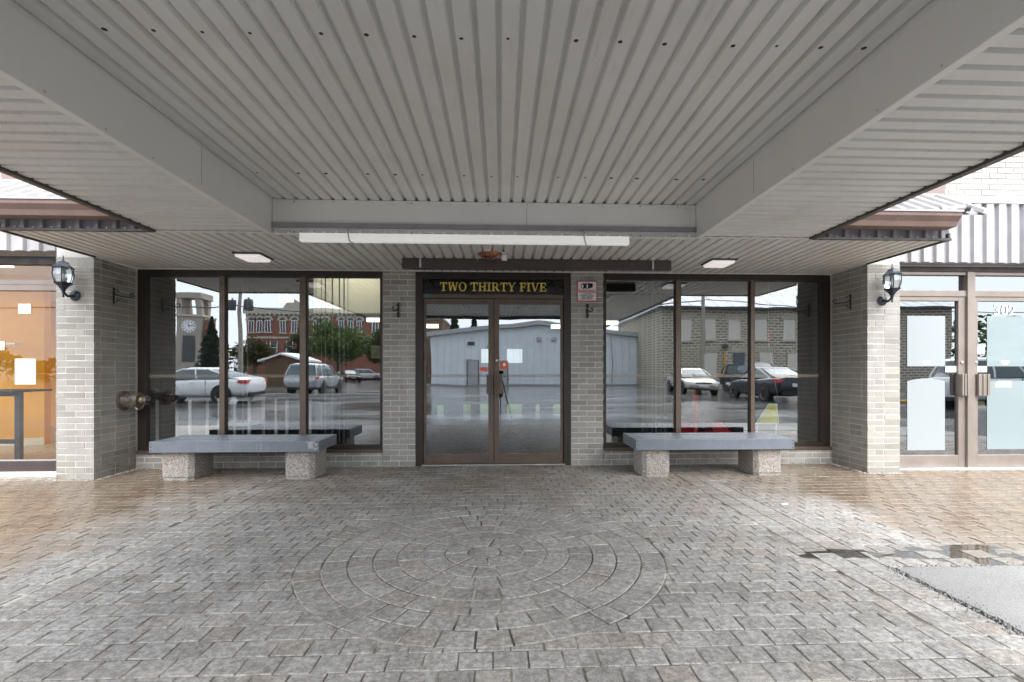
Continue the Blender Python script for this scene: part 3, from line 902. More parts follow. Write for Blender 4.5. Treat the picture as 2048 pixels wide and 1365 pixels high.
# boxed beams clad in flat flashing with seams
def long_beam(xf, sgn, label):
    xb = xf + sgn * .030
    b = box("beam", 'beam', can, xf, xb, YF, YB + .06, SZ + .004, CZ + .06, 0, label)
    p = xf - sgn * .004
    for z0, z1, ex in ((SZ - .006, SZ + .034, .0), (CZ - .022, CZ + .024, .0)):
        t0, t1 = (p, xf - sgn * .0003)
        box("flashing", 'beam', b, t0, t1, YF, YB - .006, z0, z1, .001)
    # bottom lip lying against the side soffit
    box("flashing", 'beam', b, xf, xf + sgn * .045, YF, YB - .008, SZ - .007, SZ - .001, .001)
    for y in (3.62, 1.15):
        box("seam", 'soffit_back', b, xf - sgn * .0012, xf - sgn * .0002, y, y + .004, SZ + .036, CZ - .024)
    for k in range(12):
        y = .6 + k * .36
        MB().lathe([(.006, 0), (.004, .002)], (p - sgn * .0022, y, SZ + .015), 'x', 8).build("screw", 'zinc', b)
    return b
long_beam(XL, -1, "long left beam face of the canopy")
long_beam(XR, 1, "long right beam face of the canopy")
bb = box("beam", 'beam', can, XL + .0004, XR - .0004, YB, YB + .06, SZ + .002, CZ - .002, 0, "cross beam above the strip light")
for z0, z1 in ((SZ - .008, SZ + .038), (CZ - .046, CZ - .004)):
    box("flashing", 'beam', bb, XL + .006, XR - .006, YB - .005, YB - .0004, z0, z1, .001)
for x0, x1 in ((XL + .006, XL + .052), (XR - .052, XR - .006)):
    box("flashing", 'beam', bb, x0, x1, YB - .0075, YB - .0055, SZ - .006, CZ - .006, .001)
box("seam", 'soffit_back', bb, .245, .249, YB - .0014, YB - .0002, SZ + .04, CZ - .048)
box("flashing", 'beam', bb, XLO + .01, XL - .05, 4.652, 4.70, SZ - .006, SZ - .001, .001)
box("flashing", 'beam', bb, XR + .05, XRO - .01, 4.652, 4.70, SZ - .006, SZ - .001, .001)
for k in range(11):
    x = XL + .2 + k * .36
    for z in (SZ + .016, CZ - .024):
        MB().lathe([(.006, 0), (.004, -.002)], (x, YB - .0052, z), 'y', 8).build("screw", 'rust' if k % 3 == 0 else 'zinc', bb)
# rusty fixing bolts in the flutes, two rows
for y, cols in ((2.41, (2, 4, 6, 8, 11, 13, 15, 17, 19, 22, 24, 26, 29, 31, 33, 35)), (4.10, (1, 4, 6, 9, 11, 13, 16, 18, 20, 23, 25, 27, 29, 32, 34))):
    for k in cols:
        x = XL + pw * k + random.uniform(-.006, .006)
        rr = random.choice((.012, .014, .016, .010)) * (1 if y < 3 else 1.15)
        MB().lathe([(rr, .006), (rr, -.003), (rr * .5, -.007), (0, -.0075)], (x + pw * .36, y + random.uniform(-.01, .01), CZ + .004), 'z', 9).build("bolt", 'rust', can)

# ================================================================== FITTINGS UNDER THE CANOPY
sl = thing("strip_light", "long white fluorescent strip light strapped under the cross beam", "light fixture", (-.313, 4.66, 2.42))
MB().prism([(4.635, 2.400), (4.642, 2.394), (4.700, 2.394), (4.708, 2.400), (4.708, 2.468), (4.635, 2.468)], 'x', -1.83, 1.203).build("diffuser", 'strip_lamp', sl, .004)
for x0, x1 in ((-1.838, -1.8305), (1.2035, 1.211)):
    box("end_cap", 'sign_white', sl, x0, x1, 4.632, 4.711, 2.391, 2.471, .003)
for x in (-1.39, .78):
    MB().tube([(x, 4.7135, 2.535), (x, 4.64, 2.52), (x - .004, 4.6275, 2.47), (x + .01, 4.6275, 2.40), (x + .02, 4.64, 2.387), (x + .035, 4.70, 2.385)], .006, 6).build("strap", 'zinc', sl)
br = thing("brown_channel", "dark brown metal channel strapped to the soffit above the doors", "metal channel", (.42, 5.7, 2.41))
MB().prism([(5.66, 2.362), (5.74, 2.362), (5.74, 2.478), (5.66, 2.478)], 'x', -1.107, 1.96).build("channel", 'bar_brown', br, .004)
for x in (-.90, 1.745):
    box("strap", 'zinc', br, x - .011, x + .011, 5.6535, 5.6585, 2.372, 2.480, .001)
MB().lathe([(.016, 0), (.016, -.003), (.010, -.004)], (1.50, 5.6595, 2.425), 'y', 14).build("knockout", 'bronze', br)
cl = thing("copper_reflector", "shallow shiny copper bowl light tucked above the brown channel", "light fixture", (-.115, 5.42, 2.41))
MB().lathe([(.0, .0), (.05, .006), (.09, .022), (.12, .044), (.135, .062), (.130, .062), (.115, .046), (.085, .027), (.05, .012), (0, .006)], (-.115, 5.42, 2.412), 'z', 28).build("bowl", 'copper', cl)
MB().lathe([(.0, .02), (.02, .028), (.024, .045), (.012, .066)], (-.135, 5.40, 2.41), 'z', 12).build("bulb", 'bulb', cl)
MB().tube([(-.25, 5.42, 2.47), (-.25, 5.42, 2.40)], .004, 6).build("hanger", 'zinc', cl)
box("junction_box", 'sign_white', cl, .012, .068, 5.35, 5.40, 2.395, 2.478, .003)
MB().tube([(.012, 5.348, 2.455), (.068, 5.348, 2.460)], .003, 6).build("cable_tie", 'black', cl)
for x, y, lb in ((-2.72, 5.62, "square lit soffit light above the left bench"), (2.53, 5.70, "square lit soffit light above the right bench")):
    f = thing("soffit_light", lb, "light fixture", (x, y, 2.44), "square lights on the entrance soffit")
    box("shadow_plate", 'dark_grey', f, x - .15, x + .15, y - .16, y + .16, 2.464, 2.478, .003)  # dark plate standing in for the shadow around the lens
    MB().prism([(x - .135, 2.463), (x - .12, 2.432), (x + .12, 2.432), (x + .135, 2.463)], 'y', y - .14, y + .14).build("lens", 'lamp_soft', f, .008)
# coach lanterns
def lantern(x, label):
    y = 5.76
    f = thing("wall_lantern", label, "lantern", (x, y, 2.07), "black coach lanterns on the brick piers")
    cy = y - .155
    MB().lathe([(.058, 0), (.058, -.010), (.045, -.020), (.020, -.028), (0, -.03)], (x, y - .002, 2.045), 'y', 20).build("backplate", 'lantern', f)
    MB().tube([(x, y - .02, 2.045), (x, y - .06, 2.03), (x, y - .10, 2.025), (x, y - .14, 2.05), (x, cy, 2.09)], [.020, .017, .013, .012, .012], 10).build("arm", 'lantern', f)
    MB().lathe([(.006, -.155), (.012, -.145), (.007, -.128), (.014, -.10), (.022, -.075), (.05, -.035), (.083, -.008), (.088, 0), (.080, .004)], (x, cy, 2.160), 'z', 6).build("cup", 'lantern', f)
    MB().lathe([(.070, .004), (.086, .055), (.091, .09), (.088, .13), (.082, .158)], (x, cy, 2.160), 'z', 6).build("glass", 'lamp_glass', f)
    for k in range(6):
        a = 2 * math.pi * k / 6
        MB().tube([(x + r * math.cos(a), cy + r * math.sin(a), 2.160 + z) for r, z in ((.073, .004), (.089, .055), (.094, .09), (.091, .13), (.085, .158))], .0045, 5).build("cage_bar", 'lantern', f)
    MB().lathe([(.014, .005), (.014, .07), (.018, .085), (.024, .11), (.018, .14), (0, .15)], (x, cy, 2.160), 'z', 12).build("bulb", 'bulb_white', f)
    MB().lathe([(.102, .156), (.104, .164), (.085, .178), (.060, .200), (.050, .222), (.022, .235), (.010, .245), (.006, .262), (.004, .285), (.007, .290), (0, .297)], (x, cy, 2.160), 'z', 6).build("roof", 'lantern', f)
lantern(-4.72, "black coach lantern on the pier beside the orange shop")
lantern(4.53, "black coach lantern on the pier beside the door numbered 302")
# scrolled plant hooks, built with the wall at local x = 0 and the arm along +x
def hook(loc, rz, label, L=.22):
    f = thing("plant_hook", label, "hook", loc, "scrolled black plant hooks", rz)
    m_ = MB(); m_.box(0.0, .008, -.012, .012, -.095, .095); m_.build("plate", 'black_iron', f, .003, local=True)
    arm = [(0.006, 0, 0.02), (.05, 0, .0), (L * .6, 0, -.015), (L * .9, 0, -.022)]
    cx, cz, r = L * .92, .008, .030
    for k in range(12):
        a = -1.57 + k * .46; rr = r * (1 - k * .055)
        arm.append((cx + rr * math.cos(a), 0, cz + rr * math.sin(a)))
    MB().tube(arm, .006, 6).build("arm", 'black_iron', f, local=True)
    for s_ in (1, -1):
        MB().tube([(.006, 0, s_ * .075), (.035, 0, s_ * .070), (.052, 0, s_ * .060), (.055, 0, s_ * .045), (.045, 0, s_ * .040)], .005, 6).build("scroll", 'black_iron', f, local=True)
    return f
hook((-4.519, 6.04, 2.09), 0, "scrolled black plant hook on the brick return above the pipe inlet")
hook((4.350, 6.04, 2.07), math.pi, "scrolled black plant hook on the brick return beside the stone building's mirror image")
hook((-1.293, 6.397, 1.98), -math.pi / 2 - .25, "scrolled black plant hook on the brick between left window and doors", .15)
hook((1.113, 6.397, 1.98), -math.pi / 2 + .25, "scrolled black plant hook below the camera warning sign", .15)
# fire department inlet
fd = thing("fire_hose_inlet", "steel fire hose inlet with brass cap sticking out of the brick return", "pipe inlet", (-4.52, 6.2, .855))
MB().lathe([(.118, 0), (.118, .012), (.110, .018), (.095, .020)], (-4.521, 6.2, .855), 'x', 32).build("escutcheon", 'bronze', fd)
MB().lathe([(.088, .0), (.088, .165)], (-4.505, 6.2, .855), 'x', 32).build("sleeve", 'steel', fd)
MB().lathe([(.092, 0), (.094, .01), (.090, .022), (.055, .026)], (-4.345, 6.2, .855), 'x', 32).build("flange", 'bronze', fd)
MB().lathe([(.044, 0), (.050, .010), (.044, .020), (.050, .030), (.044, .040), (.052, .052), (.052, .075), (.046, .082)], (-4.322, 6.2, .858), 'x', 20).build("coupling", 'brass', fd)
MB().lathe([(.038, 0), (.038, .018), (.026, .026), (.026, .045), (0, .048)], (-4.242, 6.2, .858), 'x', 16).build("cap", 'bronze_dark', fd)
MB().tube([(-4.315 + .05 * math.cos(a), 6.16, .80 + .05 * math.sin(a)) for a in [math.pi + math.pi * k / 10 for k in range(11)]], .004, 6).build("chain", 'brass', fd)
# warning sign
ws = thing("warning_sign", "red bordered white surveillance camera warning sign on the brick pier", "sign", (1.11, 6.39, 2.236))
box("plate", 'sign_red', ws, .980, 1.243, 6.3895, 6.394, 2.104, 2.370, .001)
box("face", 'sign_white', ws, .992, 1.231, 6.3885, 6.3893, 2.116, 2.358)
cm = MB()
def wp(pts, y=6.3878): cm.poly([(.992 + u * .239, y, 2.116 + v_ * .242) for u, v_ in pts])
wp([(.16, .76), (.20, .87), (.32, .92), (.40, .86), (.44, .76), (.40, .66), (.32, .62), (.20, .66)])
wp([(.36, .90), (.50, .94), (.82, .90), (.80, .70), (.50, .62), (.38, .66), (.46, .76)], 6.3880)
cm.build("camera_symbol", 'black', ws, fixn=False)
cm = MB(); wp([(.19, .76), (.22, .83), (.28, .84), (.32, .76), (.28, .68), (.22, .68)], 6.3874); wp([(.47, .91), (.52, .91), (.56, .76), (.52, .65), (.45, .66), (.50, .76)], 6.3874)
cm.build("camera_lens", 'sign_white', ws, fixn=False)
text_mesh("lettering", "WARNING", .066, 'sign_red', ws, (1.1115, 6.3878, 2.213), FRONT, sx=.70, off=.0012)
for i, ln in enumerate(("ALL ACTIVITIES ARE", "RECORDED TO AID IN THE", "PROSECUTION OF ANY", "CRIME COMMITTED", "AGAINST THIS FACILITY")):
    text_mesh("lettering", ln, .0185, 'black', ws, (1.1115, 6.3878, 2.194 - i * .0165), FRONT, sx=.80, off=.0002)

# ================================================================== BENCHES
def bench(x0, x1, legs, yf, label):
    f = thing("bench", label, "bench", ((x0 + x1) / 2, yf + .28, 0), "grey plank benches on concrete blocks")
    yb = yf + .56
    zt, zb = .438, .316
    n = 4; w = (yb - yf - .046) / n
    for k in range(n):
        box("plank", 'bench', f, x0 + .042, x1 - .042, yf + .0225 + k * w + .0015, yf + .0225 + (k + 1) * w - .0015, zt - .04, zt - random.uniform(0, .0015), .003)
    box("apron", 'bench', f, x0, x1, yf - .018, yf + .022, zb, zt, .004, label="long front apron board")
    box("apron", 'bench', f, x0, x1, yb - .022, yb + .018, zb, zt, .004)
    for a, b in ((x0 + .001, x0 + .041), (x1 - .041, x1 - .001)):
        box("end_board", 'bench', f, a, b, yf + .023, yb - .023, zb + .002, zt - .001, .004)
    for x in (x0 + .02, x1 - .02):
        for z in (zb + .022, zb + .065, zt - .022):
            MB().lathe([(.007, 0), (.006, -.003), (0, -.0035)], (x, yf - .0175, z), 'y', 8).build("bolt", 'bronze_dark', f)
    for x in (x0 + .19, x0 + (x1 - x0) * .58):
        MB().lathe([(.006, 0), (0, -.002)], (x, yf - .0175, zb + .075), 'y', 8).build("bolt", 'bronze_dark', f)
    for (a, b) in legs:
        ya, yb2, c_ = yf + .045, yf + .50, .045
        pl = [(a + c_, ya), (b - c_, ya), (b, ya + c_), (b, yb2 - c_), (b - c_, yb2), (a + c_, yb2), (a, yb2 - c_), (a, ya + c_)]
        lg = MB().prism(pl, 'z', .035, zb - .002).build("leg", 'aggregate', f, .006)
        s_ = .012
        pl2 = [((p[0] - (a + b) / 2) * .95 + (a + b) / 2, (p[1] - (ya + yb2) / 2) * .96 + (ya + yb2) / 2) for p in pl]
        MB().prism(pl2, 'z', -.004, .0345).build("foot", 'aggregate', lg)
    return f
b1 = bench(-3.82, -2.00, ((-3.75, -3.40), (-2.41, -2.08)), 5.62, "grey plank bench with a chipped corner by the fire hose inlet")
sp = MB(); 
for (u0, u1, v0, v1) in ((.0, .06, .035, .12), (.065, .10, .02, .05), (.058, .10, .06, .10)):
    sp.poly([(-2.115 + u0, 5.6008, 0.316 + v0), (-2.115 + u1, 5.6008, 0.316 + v0 + .006), (-2.115 + u1 + .008, 5.6008, 0.316 + v1), (-2.115 + u0 - .01, 5.6008, 0.316 + v1 - .01)])
sp.build("bare_patch", 'clad', b1, fixn=False)
b2 = bench(1.52, 3.35, ((1.62, 1.94), (2.92, 3.25)), 5.585, "grey plank bench right of the doors, top edge worn pale")
wr_ = MB()
for k in range(26):
    u = random.choice((random.uniform(1.85, 2.35), random.uniform(2.5, 3.2), random.uniform(1.7, 2.1)))
    l_ = random.uniform(.01, .05)
    wr_.poly([(u, 5.5695, .4385), (u + l_, 5.5695, .4385), (u + l_ * .9, 5.5695 + random.uniform(.004, .012), .4386), (u + l_ * .1, 5.5695 + random.uniform(.004, .012), .4386)])
wr_.build("worn_edge", 'clad', b2, fixn=False)
# ================================================================== ORANGE SHOP (LEFT)
ls = thing("shopfront", "neighbouring shopfront with a bright orange interior", "shop", (-6.3, 6.0, 0))
LX0, LX1 = -8.6, -4.93
box("header", 'bronze_dark', ls, LX0, LX1, 5.955, 6.06, 2.430, 2.533, .003)
box("header_flashing", 'clad', ls, LX0, LX1, 5.935, 5.954, 2.520, 2.545, .002)
box("rail", 'bronze_light', ls, LX0, LX1, 5.96, 6.05, 2.131, 2.195, .003)
box("rail", 'bronze_light', ls, LX0, LX1, 5.965, 6.05, 2.197, 2.257, .003)
box("bottom_rail", 'bar_brown', ls, LX0, LX1, 5.955, 6.06, .058, .177, .003)
box("glazing_bead", 'clad', ls, LX0, LX1, 5.962, 5.99, .1775, .190, .002)
box("sill", 'white_paint', ls, LX0, LX1, 5.93, 6.06, .0, .056, .003)
MB().poly([(LX0, 6.0, .19), (LX1, 6.0, .19), (LX1, 6.0, 2.131), (LX0, 6.0, 2.131)]).build("pane", 'shop_glass', ls, fixn=False)
MB().poly([(LX0, 6.0, 2.257), (LX1, 6.0, 2.257), (LX1, 6.0, 2.43), (LX0, 6.0, 2.43)]).build("transom_pane", 'shop_glass', ls, fixn=False)
cb = box("cladding", 'clad', ls, LX0, LX1 + .02, 5.80, 5.90, 2.545, 3.05)
x = LX1 - .06
while x > LX0:
    MB().prism([(x - .058, 5.80), (x - .048, 5.762), (x + .048, 5.762), (x + .058, 5.80)], 'z', 2.5455, 3.0495).build("rib", 'clad', cb)
    x -= .172
rs_ = MB()
rs_.prism([(5.72, 3.052), (6.9, 3.40), (6.9, 3.36), (5.72, 3.02)], 'x', LX0, -4.93); rs_.build("roof_sheet", 'roof_metal', ls)
for k, (x0, x1, z0, z1, m_, lb) in enumerate(((-5.582, -5.355, 1.056, 1.349, 'paper', None), (-5.545, -5.405, 1.872, 1.981, 'paper', None), (-5.78, -5.70, 1.45, 1.55, 'paper', None))):
    box("notice", m_, ls, x0, x1, 5.992, 5.9965, z0, z1)
# interior of the orange shop
box("floor", 'shop_floor', ls, -12, -4.96, 6.06, 12.5, -.03, .003)
box("ceiling", 'cream', ls, -12, -4.96, 6.06, 12.5, 2.75, 2.9)
iw = MB()
iw.prism([(-11.0, 7.35), (-7.50, 8.55), (-7.50, 8.67), (-11.0, 7.47)], 'z', .003, 2.75)
iw.box(-12, -4.96, 11.5, 11.6, .003, 2.75)
iw.box(-5.02, -4.96, 6.56, 11.5, .003, 2.75)
iw.build("inner_wall", 'orange_wall', ls)
MB().prism([(-11.0, 7.325), (-7.49, 8.53), (-7.49, 8.545), (-11.0, 7.345)], 'z', .004, .12).build("skirting", 'cream', ls)
box("ceiling_lamp", 'shop_lamp', ls, -8.2, -7.0, 6.9, 7.5, 2.70, 2.745)
box("ceiling_lamp", 'shop_lamp', ls, -7.2, -5.8, 9.4, 10.0, 2.70, 2.745)
tb = thing("high_table", "tall dark table standing inside the orange shop", "table", (-7.3, 7.1, 0))
box("table_top", 'table_dark', tb, -8.6, -6.42, 6.85, 7.45, .925, .955, .004)
for x, y in ((-6.56, 7.10), (-8.5, 7.10)):
    box("leg", 'table_dark', tb, x - .035, x + .035, y - .03, y + .03, .004, .924, .003)
box("rail", 'table_dark', tb, -8.46, -6.60, 7.08, 7.12, .865, .922, .002)
box("stretcher", 'table_dark', tb, -8.46, -6.60, 7.08, 7.12, .22, .28, .002)
box("shelf", 'cream', ls, -8.3, -7.5, 8.05, 8.2, 1.62, 1.65)

# ================================================================== SHOP 302 (RIGHT)
rs = thing("shopfront", "neighbouring shopfront with frosted doors numbered 302 under ribbed cladding", "shop", (6.0, 6.0, 0))
RX0, RX1 = 4.752, 8.8
box("header", 'bronze_dark', rs, RX0, RX1, 5.95, 6.07, 2.437, 2.512, .003)
box("header_flashing", 'clad', rs, RX0, RX1, 5.925, 5.949, 2.495, 2.520, .002)
fm = MB()
fm.box(RX0, RX1, 5.965, 6.06, 2.398, 2.4365)
fm.box(RX0, RX1, 5.965, 6.06, 2.132, 2.205)
fm.box(RX0, 4.80, 5.966, 6.06, .012, 2.1315)
fm.box(5.772, 5.870, 5.945, 6.062, .012, 2.436)
fm.box(6.80, 6.90, 5.945, 6.062, .012, 2.436)
fm.build("door_frame", 'bronze_light', rs, .003)
box("sill", 'white_paint', rs, RX0, RX1, 5.90, 6.06, .0, .011, .002)
for p, q in ((RX0, 5.772), (5.870, 6.80), (6.90, RX1)):
    MB().poly([(p, 6.01, 2.205), (q, 6.01, 2.205), (q, 6.01, 2.398), (p, 6.01, 2.398)]).build("transom_pane", 'shop_glass_r', rs, fixn=False)
MB().poly([(6.90, 6.01, .1), (RX1, 6.01, .1), (RX1, 6.01, 2.132), (6.90, 6.01, 2.132)]).build("pane", 'shop_glass_r', rs, fixn=False)
def sdoor(x0, g0, g1, x1, label):
    m_ = MB()
    m_.box(x0, g0, 5.975, 6.03, .016, 2.130); m_.box(g1, x1, 5.975, 6.03, .016, 2.130)
    m_.box(g0, g1, 5.9755, 6.0295, 2.078, 2.130); m_.box(g0, g1, 5.9755, 6.0295, .016, .165)
    dr = m_.build("door", 'bronze_light', rs, .004, label=label)
    MB().poly([(g0, 6.004, .165), (g1, 6.004, .165), (g1, 6.004, 2.078), (g0, 6.004, 2.078)]).build("pane", 'shop_glass_r', dr, fixn=False)
    return dr
sd1 = sdoor(4.802, 4.862, 5.680, 5.770, "shop door with two white frosted panels")
sd2 = sdoor(5.872, 5.931, 6.70, 6.798, "shop door numbered 302 with pale teal frosted panels")
def film(dr, x0, x1, z0, z1, mt, arch=0.):
    pts = [(x0, 6.0, z0), (x1, 6.0, z0), (x1, 6.0, z1 - arch)]
    if arch: pts += [(x0 + (x1 - x0) * (1 - k / 8), 6.0, z1 - arch + arch * math.sin(math.pi * k / 8)) for k in range(1, 8)]
    pts.append((x0, 6.0, z1 - arch))
    MB().poly(pts).build("frosted_panel", mt, dr, fixn=False)
film(sd1, 5.043, 5.531, 1.268, 1.895, 'film'); film(sd1, 5.043, 5.528, .225, 1.119, 'film', .035)
film(sd2, 6.074, 6.56, 1.268, 1.895, 'film_teal'); film(sd2, 6.074, 6.56, .232, 1.085, 'film_teal')
box("notice", 'paper', sd1, 5.534, 5.672, 5.997, 5.9995, 1.196, 1.270)
box("notice", 'paper', sd2, 5.934, 6.070, 5.997, 5.9995, 1.196, 1.270)
box("notice", 'paper', sd2, 5.942, 6.042, 5.997, 5.9995, 1.420, 1.518)
text_mesh("house_number", "302", .186, 'paper', sd2, (6.302, 5.9985, 1.910), FRONT, sx=1.08)
def splat(dr, cx, cz, s_):
    random.seed(5)
    m_ = MB()
    pts = [(-1, .3), (-.85, .75), (-.5, .6), (-.35, .85), (-.05, .55), (.25, .7), (.4, .45), (.95, .62), (1., .2), (.75, -.2), (.5, -.75), (.1, -.45), (-.2, -.8), (-.45, -.4), (-.8, -.55)]
    m_.poly([(cx + u * s_, 5.9978, cz + v_ * s_ * .62) for u, v_ in pts]); m_.build("logo", 'paper', dr, fixn=False)
splat(sd1, 5.295, 1.312, .055); splat(sd2, 6.31, 1.316, .058)
lm = MB()
for i, wd in enumerate((.075, .108, .10)):
    xx = 6.285 - wd
    while xx < 6.285 + wd:
        w_ = random.uniform(.012, .03); lm.poly([(xx, 5.9978, 1.062 - i * .027), (xx + w_, 5.9978, 1.062 - i * .027), (xx + w_, 5.9978, 1.084 - i * .027), (xx, 5.9978, 1.084 - i * .027)]); xx += w_ + .004
lm.build("lettering", 'paper', sd2, fixn=False)
def shandle(dr, x0, x1, nr):
    h = MB(); h.box(x0, x1, 5.925, 5.9745, .905, 1.172)
    w = (x1 - x0) / (nr * 2 - 1)
    for k in range(nr): h.box(x0 + 2 * k * w, x0 + (2 * k + 1) * w, 5.914, 5.9245, .9055, 1.1715)
    h.build("pull_handle", 'bronze_light', dr, .002)
shandle(sd1, 5.675, 5.760, 3); shandle(sd2, 5.885, 6.03, 3)
for x, dr in ((5.725, sd1), (5.905, sd2)):
    MB().lathe([(.019, 0), (.019, -.010), (.012, -.012)], (x, 5.974, 1.315), 'y', 16).build("lock", 'steel', dr)
# ribbed cladding and brick above
cb = box("cladding", 'clad', rs, 4.40, RX1, 5.84, 5.95, 2.521, 3.235)
x = 4.50
while x < RX1:
    MB().prism([(x - .052, 5.84), (x - .044, 5.80), (x + .044, 5.80), (x + .052, 5.84)], 'z', 2.5215, 3.234).build("rib", 'clad', cb)
    x += .157
box("coping", 'white_paint', rs, 4.38, RX1, 5.79, 6.02, 3.236, 3.268, .003)
wl_ = box("upper_wall", 'mortar', rs, 4.30, RX1, 6.009, 6.25, 3.10, 5.6)
for k, za, zb in course_rows(3.27, 4.75):
    off = (BL + JT) / 2 * (k % 2)
    for lo, hi in run(4.30, 7.3, off):
        MB().box(lo, hi, 6.0 + random.gauss(0, .001), 6.05, za, zb, random.random()).build("brick", 'brick_white', wl_, fixn=False)
# shop 302 inside
sb_ = MB()
sb_.box(4.97, 9, 9.5, 9.6, 0, 2.7); sb_.box(8.9, 9, 6.1, 9.5, 0, 2.7)
sb_.build("inner_wall", 'dark_grey', rs)
box("floor", 'dark_grey', rs, 4.97, 9, 6.07, 9.5, -.03, .003); box("ceiling", 'interior_wall', rs, 4.97, 9, 6.07, 9.6, 2.7, 2.8)
# drain pipe lying on the gutter
dp = thing("drain_pipe", "short grey drain pipe end lying over the gutter corner", "pipe", (4.28, 4.5, 2.71))
MB().tube([(4.10, 4.50, 2.712), (4.22, 4.50, 2.722), (4.32, 4.49, 2.728), (4.36, 4.48, 2.722)], [.026, .026, .030, .031], 14).build("pipe", 'clad_dark', dp)
MB().tube([(4.325, 4.489, 2.728), (4.362, 4.479, 2.722)], .034, 14).build("collar", 'dark_grey', dp)

# ================================================================== THINGS BEHIND THE GLASS
iwy = box("bulkhead", 'yellow_wall', bld, -2.70, -1.50, 7.35, 7.5, 2.05, 2.855, label="pale yellow bulkhead inside the left window")
box("unseen_lamp", 'lamp_inner', bld, -2.65, -1.55, 6.75, 7.10, 2.80, 2.855)  # lamp panel added out of sight to light the bulkhead
for x, y, z, w_, lb in ((-3.4, 13.5, 2.58, .17, "lit box lamp deep inside behind the left window"), (-1.83, 13.5, 2.42, .17, "lit box lamp inside seen through the left door leaf"), (1.51, 13.5, 2.42, .15, "lit box lamp inside seen through the right door leaf"), (3.0, 13.5, 2.53, .20, "lit box lamp deep inside behind the right window"), (-4.2, 10.0, 2.62, .13, "small bright lamp glowing inside behind the middle pane")):
    f = thing("ceiling_lamp", lb, "light fixture", (x, y, z), "lit box lamps inside the building")
    box("rod", 'dark_grey', f, x - .01, x + .01, y - .01, y + .01, z + .08, 2.858)
    box("housing", 'white_paint', f, x - w_, x + w_, y - .06, y + .06, z + .055, z + .08)
    box("diffuser", 'lamp_warm', f, x - w_ + .005, x + w_ - .005, y - .055, y + .055, z - .05, z + .0545, .01)
# sheer vertical blinds
def blind(xs, label):
    f = thing("vertical_blind", label, "blind", (xs[0], 6.62, 2.4), "sheer vertical blinds behind the windows")
    box("head_rail", 'dark_grey', f, min(xs) - .05, max(xs) + .05, 6.60, 6.64, 2.42, 2.45)
    for x in xs:
        w_ = random.choice((.004, .006, .009))
        box("slat", 'sheer', f, x - w_, x + w_, 6.615, 6.617, .28, 2.419)
blind([-2.40, -2.33, -2.28, -2.19, -2.10, -2.04, -1.99], "pulled back sheer blind behind the left window's last pane")
blind([1.90, 1.96, 2.03, 2.08, 2.15, 2.20, 2.24], "pulled back sheer blind behind the right window's first pane")
blind([-3.33, -3.27], "two loose blind slats behind the left window's middle pane")
# white legged frames
def frame_rack(x0, x1, y0, y1, z1, rails, label):
    f = thing("white_rack", label, "rack", ((x0 + x1) / 2, (y0 + y1) / 2, 0), "white tubular racks behind the left window")
    for x in (x0, x1):
        for y in (y0, y1):
            MB().tube([(x, y, .005), (x, y, z1)], .020, 10).build("post", 'white_paint', f)
    for z in rails:
        box("shelf", 'white_paint' if z < z1 else 'table_dark', f, x0 - .02, x1 + .02, y0 - .02, y1 + .02, z, z + .035, .003)
frame_rack(-4.41, -4.0, 6.62, 7.0, .84, (.842,), "white legged rack with a dark top beside the window frame")
frame_rack(-3.63, -3.25, 6.62, 7.0, .86, (.50, .82), "white legged rack with two shelves at the first window mullion")
frame_rack(-2.91, -2.6, 6.62, 6.95, .84, (.842,), "white legged rack behind the middle pane")
# red and yellow things in the right window
rb = thing("red_pedestal", "glossy red pedestal with a dark cap behind the right window", "pedestal", (2.65, 6.72, 0))
MB().lathe([(.16, .005), (.16, .04), (.09, .10), (.05, .16), (.045, .70), (.055, .90), (.06, .92)], (2.65, 6.72, 0), 'z', 18).build("stem", 'red_plastic', rb)
MB().lathe([(.075, 0), (.078, .03), (.06, .05), (0, .06)], (2.65, 6.72, .92), 'z', 18).build("cap", 'table_dark', rb)
bn = thing("red_bin", "red plastic bin beside the pedestal", "bin", (2.45, 6.68, 0))
MB().lathe([(.11, .005), (.14, .50), (.15, .52), (.13, .51), (.10, .05), (0, .04)], (2.45, 6.68, 0), 'z', 20).build("body", 'red_plastic', bn)
tv = thing("red_toy_car", "small red ride on cart low behind the right window", "cart", (2.98, 6.75, 0))
MB().prism([(2.80, .16), (3.18, .16), (3.18, .36), (3.10, .40), (3.00, .52), (2.88, .52), (2.84, .38)], 'y', 6.62, 6.92).build("body", 'red_plastic', tv, .02)
for x in (2.87, 3.11):
    for y in (6.59, 6.91):
        MB().lathe([(.03, 0), (.085, 0), (.09, .01), (.09, .03), (.085, .04), (.03, .04)], (x, y, .095), 'y', 18).build("wheel", 'black', tv)
ys = thing("yellow_sign", "yellow triangular caution sign standing low behind the right window", "sign", (3.54, 6.55, 0))
MB().prism([(3.40, .52), (3.69, .52), (3.665, .76), (3.575, .76)], 'y', 6.500, 6.508).build("face", 'yellow_sign', ys)
MB().prism([(3.38, .505), (3.705, .505), (3.680, .775), (3.56, .775)], 'y', 6.5085, 6.515).build("border", 'sign_white', ys)
for x in (3.42, 3.68):
    MB().tube([(x, 6.52, .51), (x, 6.62, .005)], .008, 6).build("leg", 'sign_white', ys)
og = thing("hanging_ornament", "string of orange beads hanging inside the right window", "ornament", (3.52, 6.52, 1.6))
for k in range(4):
    MB().lathe([(0, -.022), (.014, -.018), (.020, 0), (.014, .018), (0, .022)], (3.565 + .004 * (k % 2), 6.52, 1.74 - k * .042), 'z', 10).build("bead", 'orange_sticker', og)
MB().tube([(3.565, 6.52, 2.35), (3.565, 6.52, 1.77)], .002, 4).build("string", 'paper', og)
